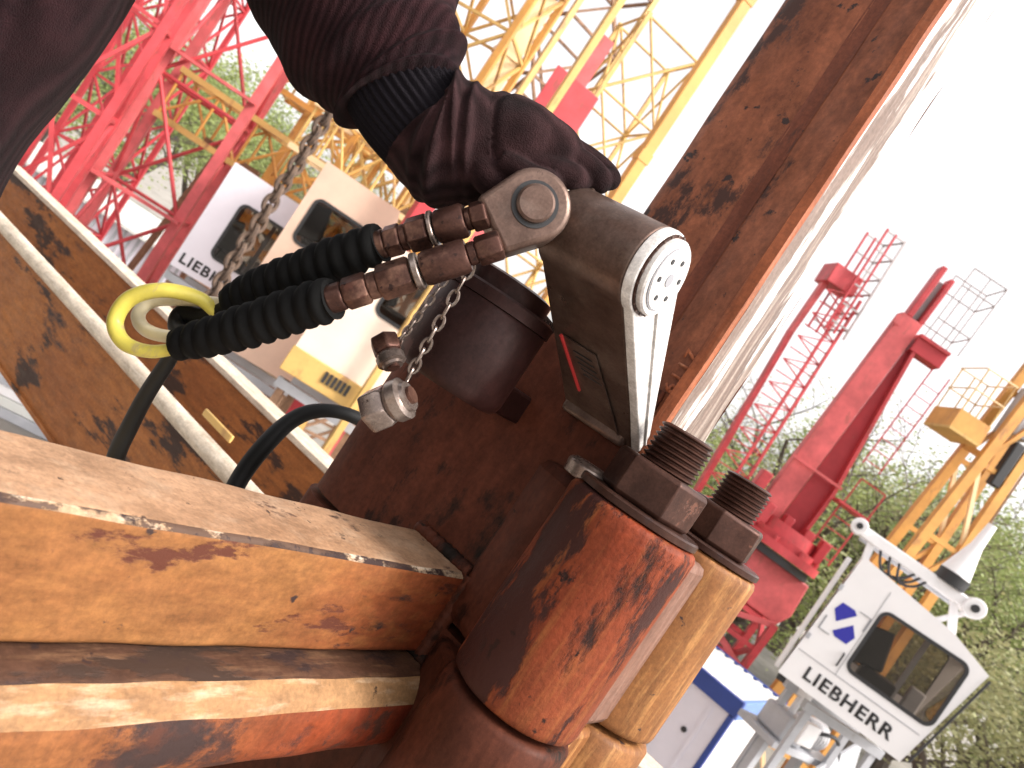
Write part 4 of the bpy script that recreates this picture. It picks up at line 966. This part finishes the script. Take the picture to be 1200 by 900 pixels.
hose([(262,356,.615,7),(225,352,.63,7),(182,353,.64,7),(163,366,.635,8),(166,382,.625,8),(184,392,.61,8),(215,396,.59,7)], 'cream inner hose loop inside the yellow one', HOSEP, name='cream_hose')
hose([(268,358,.612,9),(240,372,.63,12),(214,368,.64,11),(208,385,.63,10),(232,398,.60,9)], 'short dark hose bend between the two black ribbed hoses', CABLE)
hose([(212,396,.59,8),(196,425,.62,9),(172,462,.66,9.5),(152,500,.70,10),(136,535,.74,10.5),(118,600,.8,11)], 'black cable hanging straight down across the left girders', CABLE, name='cable', cat='cable')
hose([(440,500,1.05,9),(402,484,1.0,8),(368,482,.97,9),(340,494,.95,10),(312,520,.93,11),(284,556,.92,11),(262,600,.9,11),(250,640,.9,11)], 'black cable arching beside the lower mast leg', CABLE, name='cable', cat='cable')

# --- chains and dust caps
def chain(a, b, label, link=.0065, th=.0011, sag=.004):
    a, b = V(a), V(b); L = (b-a).length; n = int(L/(link*1.35)); t = thing('cap_chain', label, 'chain', Matrix.Translation(a), 'thin chains for dust caps')
    m = MB(); m.tube(spline([(link*.5*math.cos(q), 0, link*.95*math.sin(q)) for q in [i*math.pi/5 for i in range(11)]], 2), th, 6); me = m.mesh('link'); me.materials.append(STEEL)
    x_, y_, z_ = basis(b-a); Rm = Matrix((x_, y_, z_)).transposed().to_4x4()
    for i in range(n+1):
        p_ = a+(b-a)*(i/n)+V((0,0,-sag*math.sin(math.pi*i/n)))
        o = put(me, 'link', Matrix.Translation(p_) @ Rm @ Matrix.Rotation(R(90)*(i % 2)+random.uniform(-.2,.2), 4, 'Z'), t)
chain(P(549,318,.555), P(480,440,.575), 'brighter thin chain from the lower coupling to the silver dust cap')
chain(P(520,330,.59), P(466,402,.60), 'dimmer thin chain behind leading to the brown dust cap', .005, .0009)
def cap(pa, pb, d, label, mat, r):
    A, B = P(*pa, d), P(*pb, d-.01); n = (B-A); L = n.length; n.normalize()
    t = thing('dust_cap', label, 'cap', Matrix.Translation(A), 'dust caps on chains')
    MB().lathe((0,0,0), n, [(0,r*.95),(L*.08,r),(L*.42,r),(L*.5,r*.86)], 6, .5).build('hex_body', mat, t, bevel=.001)
    MB().lathe(n*(L*.51), n, [(0,r*.78),(L*.1,r*.95),(L*.3,r*.95),(L*.34,r*.7),(L*.42,r*.66)], 24).build('collar', STEEL, t)
    MB().lathe(n*(L*.93), n, [(0,r*.4),(L*.07,r*.4)], 12).build('eyelet', BRASS, t)
cap((432,484), (484,462), .575, 'silver hex dust cap hanging at the end of the bright chain', STEEL, .0165)
cap((449,396), (462,432), .60, 'small brown dust cap beside the lower leg edge', BRASS, .0115)

# --- black drum behind the chain
A = P(522,452,.70)
top = P(590,345,.70); n = V((0,0,1)); 
c_ = NFi @ P(549,405,.70)
t = thing('ram_cylinder', 'black steel drum shaped ram cylinder standing behind the thin chains', 'cylinder', NF @ Matrix.Translation((c_.x, c_.y, c_.z-.040)))
rb = .054
MB().lathe((0,0,0), (0,0,1), [(0,rb*.90),(.004,rb*.97),(.010,rb),(.078,rb),(.080,rb*.985)], 48).build('drum', BLACK, t, smooth=40)
MB().lathe((0,0,.0805), (0,0,1), [(0,rb*1.03),(.010,rb*1.03),(.012,rb*.99)], 48).build('rim', BLACK, t, smooth=40)
MB().lathe((0,0,.0926), (0,0,1), [(0,rb*.80),(.014,rb*.80),(.016,rb*.7)], 48).build('lid', BLACK, t, smooth=40)
MB().box((-.02,.03,.0),(.02,.11,.03)).build('bracket', BLACK, t, bevel=.003)
# pale tie rod at its right side
MB().cyl(WM[t.name].inverted() @ P(641,385,.71), WM[t.name].inverted() @ P(606,432,.71), .004, n=12).build('tie_rod', STEEL, t)
MB().cyl(WM[t.name].inverted() @ P(646,378,.70), WM[t.name].inverted() @ P(630,390,.70), .010, n=6).build('tie_nut', STEEL, t)

# ================================================================= PERSON
def fold(i, u, p):
    return 1
def clothtube(ctrl, n, name, mat, parent, folds, seg=56, noise_amp=.06, nf=14, close=True):
    q = spline([tuple(P(a, b, d))+(r*d/F,) for a, b, d, r in ctrl], n); pts = [V(s_[:3]) for s_ in q]; N = len(pts)
    def fn(i, u, p):
        v = 1; s_ = i/(N-1)
        for f0, wd, am, ph in folds:                       # diagonal rolls round the sleeve
            c_ = f0+.035*math.sin(2*math.pi*u+ph); x_ = (s_-c_)/wd
            v += am*math.exp(-x_*x_)*(.65+.35*math.sin(2*math.pi*u*2+ph))
        v += noise_amp*mnoise.fractal(p*nf, 1.0, 2.0, 4)
        return v
    return MB().tube(pts, [s_[3] for s_ in q], seg, fn)
tor = HV(-620, 0, 1).normalized()
px_, py_ = -.55, .50
# body: continuous loft for torso, neck and head (outside the frame), arm and hand inside the clothes
body = MB()
def ell(c, rx, ry, n=32): return [(c[0]+rx*math.cos(2*math.pi*j/n), c[1]+ry*math.sin(2*math.pi*j/n), c[2]) for j in range(n)]
prof_t = [(-.42,.15,.14),(-.3,.165,.15),(-.1,.155,.14),(.1,.165,.15),(.3,.185,.15),(.40,.17,.12),(.45,.10,.08),(.48,.062,.062),(.54,.058,.06),(.57,.07,.08),(.62,.082,.098),(.68,.085,.105),(.74,.08,.10),(.79,.055,.07),(.805,.02,.03)]
body.loft([ell((px_-.02, py_-.02, z_), rx*.93, ry*.93) for z_, rx, ry in prof_t])
arm = [(0,0)]
sh = V((px_+.15, py_+.02, .36)); el = P(392,-110,.60); wr = P(505,150,.60); hd = P(640,185,.60)
aq = spline([tuple(sh)+(.05,), tuple((sh+el)/2)+(.046,), tuple(el)+(.042,), tuple((el+wr)/2)+(.036,), tuple(wr)+(.028,), tuple(hd)+(.02,)], 10)
body.tube([V(s_[:3]) for s_ in aq], [s_[3] for s_ in aq], 16)
shL = V((px_-.18, py_-.06, .36)); 
body.tube([shL, shL+V((-.08,0,-.25)), shL+V((.0,.12,-.45))], [.05,.042,.03], 16)
for sx in (-.09, .09): body.tube([(px_-.02+sx,py_-.02,-.36),(px_-.02+sx,py_,-.7),(px_-.02+sx,py_-.02,-1.12)], [.085,.06,.045], 16)
po = body.build('person', SKIN, None, M=Matrix.Translation((px_, py_, -1.16)), space=Matrix(), smooth=60)
r_ = po.modifiers.new('join', 'REMESH'); r_.mode = 'VOXEL'; r_.voxel_size = .012; r_.use_smooth_shade = True
tag(po, 'worker in dark plum jacket and glove reaching to the wrench swivel', 'person')
# jacket torso
def ring_t(z_, rx, ry, n=72):
    o = []
    for j in range(n):
        a = 2*math.pi*j/n; p = V((math.cos(a), math.sin(a), z_*3)); s_ = 1+.025*mnoise.fractal(p*2.2, 1, 2, 3)+.012*math.sin(z_*38+2*math.sin(a*2))
        o.append((px_+rx*s_*math.cos(a), py_+ry*s_*math.sin(a), z_))
    return o
m = MB(); zs = [(-.45,.178,.17),(-.3,.183,.178),(-.1,.183,.178),(.1,.185,.18),(.25,.19,.18),(.36,.19,.16),(.43,.13,.11),(.47,.085,.085)]
q = spline([(z_, rx, ry) for z_, rx, ry in zs], 12)
m.loft([ring_t(*s_) for s_ in q], cap=False)
m.build('jacket', JACK, po, space=Matrix(), smooth=70)
m = MB()
for sx in (-.09,.09): m.tube([V((px_+sx,py_-.02,-.40-.07*i)) for i in range(10)], [.105-.004*i for i in range(10)], 24)
m.build('trousers', JACK, po, space=Matrix(), smooth=60)
for sx in (-.09,.09): MB().loft([[(px_+sx+a*.05, py_+.03+b*.13, z_) for a, b in ((-1,-1),(-.6,-1.1),(.6,-1.1),(1,-1),(1,.6),(.6,1),(-.6,1),(-1,.6))] for z_ in (-1.157,-1.09,-1.03)]).build('boot', DARKM, po, space=Matrix(), bevel=.02)
# hair / cap
MB().lathe((px_-.02,py_-.02,.70), (0,0,1), [(0,.112),(.04,.11),(.09,.09),(.12,.04),(.125,.005)], 28).build('cap', KNIT, po, space=Matrix(), smooth=60)
# sleeve
pe = [tuple((sh))]
shp = sh
def toP(v_):                                     # world -> pixel,d helper
    d = v_.dot(fwd); return (600+F*v_.dot(CR)/d, 450-F*v_.dot(CU)/d, d)
s0 = toP(sh); s1 = toP((sh+P(392,-150,.60))/2)
m = clothtube([(s0[0],s0[1],s0[2],.085*F/s0[2]), (s1[0],s1[1],s1[2],.078*F/s1[2]), (396,-120,.60,128), (412,-30,.60,124), (432,30,.60,110), (458,80,.60,90), (470,104,.60,78), (473,112,.60,62)], 22, 'sleeve', JACK, po,
    [(.50,.03,.07,0),(.60,.03,.12,1.5),(.71,.03,.17,.7),(.82,.028,.19,2.2),(.91,.022,.12,.3)], noise_amp=.10, nf=11)
m.build('sleeve', JACK, po, space=Matrix(), smooth=80)
# knit cuff with real ribs
q = spline([tuple(P(a, b, d))+(r*d/F,) for a, b, d, r in [(462,94,.60,64),(478,120,.60,65),(498,147,.60,63),(512,164,.60,60)]], 14)
MB().tube([V(s_[:3]) for s_ in q], [s_[3] for s_ in q], 220, lambda i, u, p: 1+.028*math.sin(2*math.pi*u*44)+.03*mnoise.noise(p*20)).build('knit_cuff', KNIT, po, space=Matrix(), smooth=80)
# glove: wrinkled wrist + palm + five fingers, remeshed into one surface
m = clothtube([(500,152,.60,60),(508,160,.60,69),(522,166,.60,72),(538,168,.60,71),(560,170,.60,67),(585,170,.60,58),(612,172,.595,52),(640,180,.595,42),(662,188,.595,33),(676,194,.595,22)], 16, 'g', GLOVE, po,
    [(.06,.024,.12,.5),(.15,.024,.17,2.),(.25,.024,.17,.9),(.34,.024,.16,2.6),(.44,.024,.14,1.4),(.54,.024,.13,.2),(.66,.022,.10,2.2)], noise_amp=.10, nf=24)
def finger(pts):
    q = spline([tuple(P(a, b, d))+(r*d/F,) for a, b, d, r in pts], 8)
    m.tube([V(s_[:3]) for s_ in q], [s_[3] for s_ in q], 14, lambda i, u, p: 1+.07*mnoise.noise(p*90)); e = q[-1]
    m.lathe(V(e[:3])-(V(e[:3])-V(q[-2][:3])).normalized()*e[3]*.3, V(e[:3])-V(q[-3][:3]), [(0,e[3]),(e[3]*.6,e[3]*.85),(e[3]*1.0,e[3]*.4),(e[3]*1.1,.0005)], 14)
finger([(608,152,.605,22),(650,168,.61,18),(684,186,.615,17),(708,202,.61,15),(716,212,.60,13)])     # index, farthest reach
finger([(612,168,.59,22),(654,180,.59,19),(686,196,.592,17),(702,210,.595,15),(704,218,.60,12)])     # middle
finger([(600,182,.58,21),(640,196,.578,18),(668,206,.58,16),(682,214,.59,13)])                        # ring
finger([(590,192,.57,19),(620,206,.565,15),(644,212,.57,13),(652,216,.58,11)])                        # little
finger([(560,190,.575,22),(572,210,.57,19),(586,226,.572,16),(596,240,.58,12)])                       # thumb, under the hoses
g = m.build('glove', GLOVE, po, space=Matrix(), smooth=80)
r_ = g.modifiers.new('join', 'REMESH'); r_.mode = 'VOXEL'; r_.voxel_size = .0015; r_.use_smooth_shade = True
# planks under the worker
t = thing('work_platform', 'steel work platform the worker stands on, left of the mast', 'platform', V((px_, py_, -1.24)))
for i in range(5): MB().box((-.5,-.45+i*.19,.03), (.3,-.28+i*.19,.075)).build('plank', CCREAM, t, bevel=.003)
for x_ in (-.45,.25): MB().box((x_-.03,-.5,-.03), (x_+.03,.5,.028)).build('bearer', GALV, t)
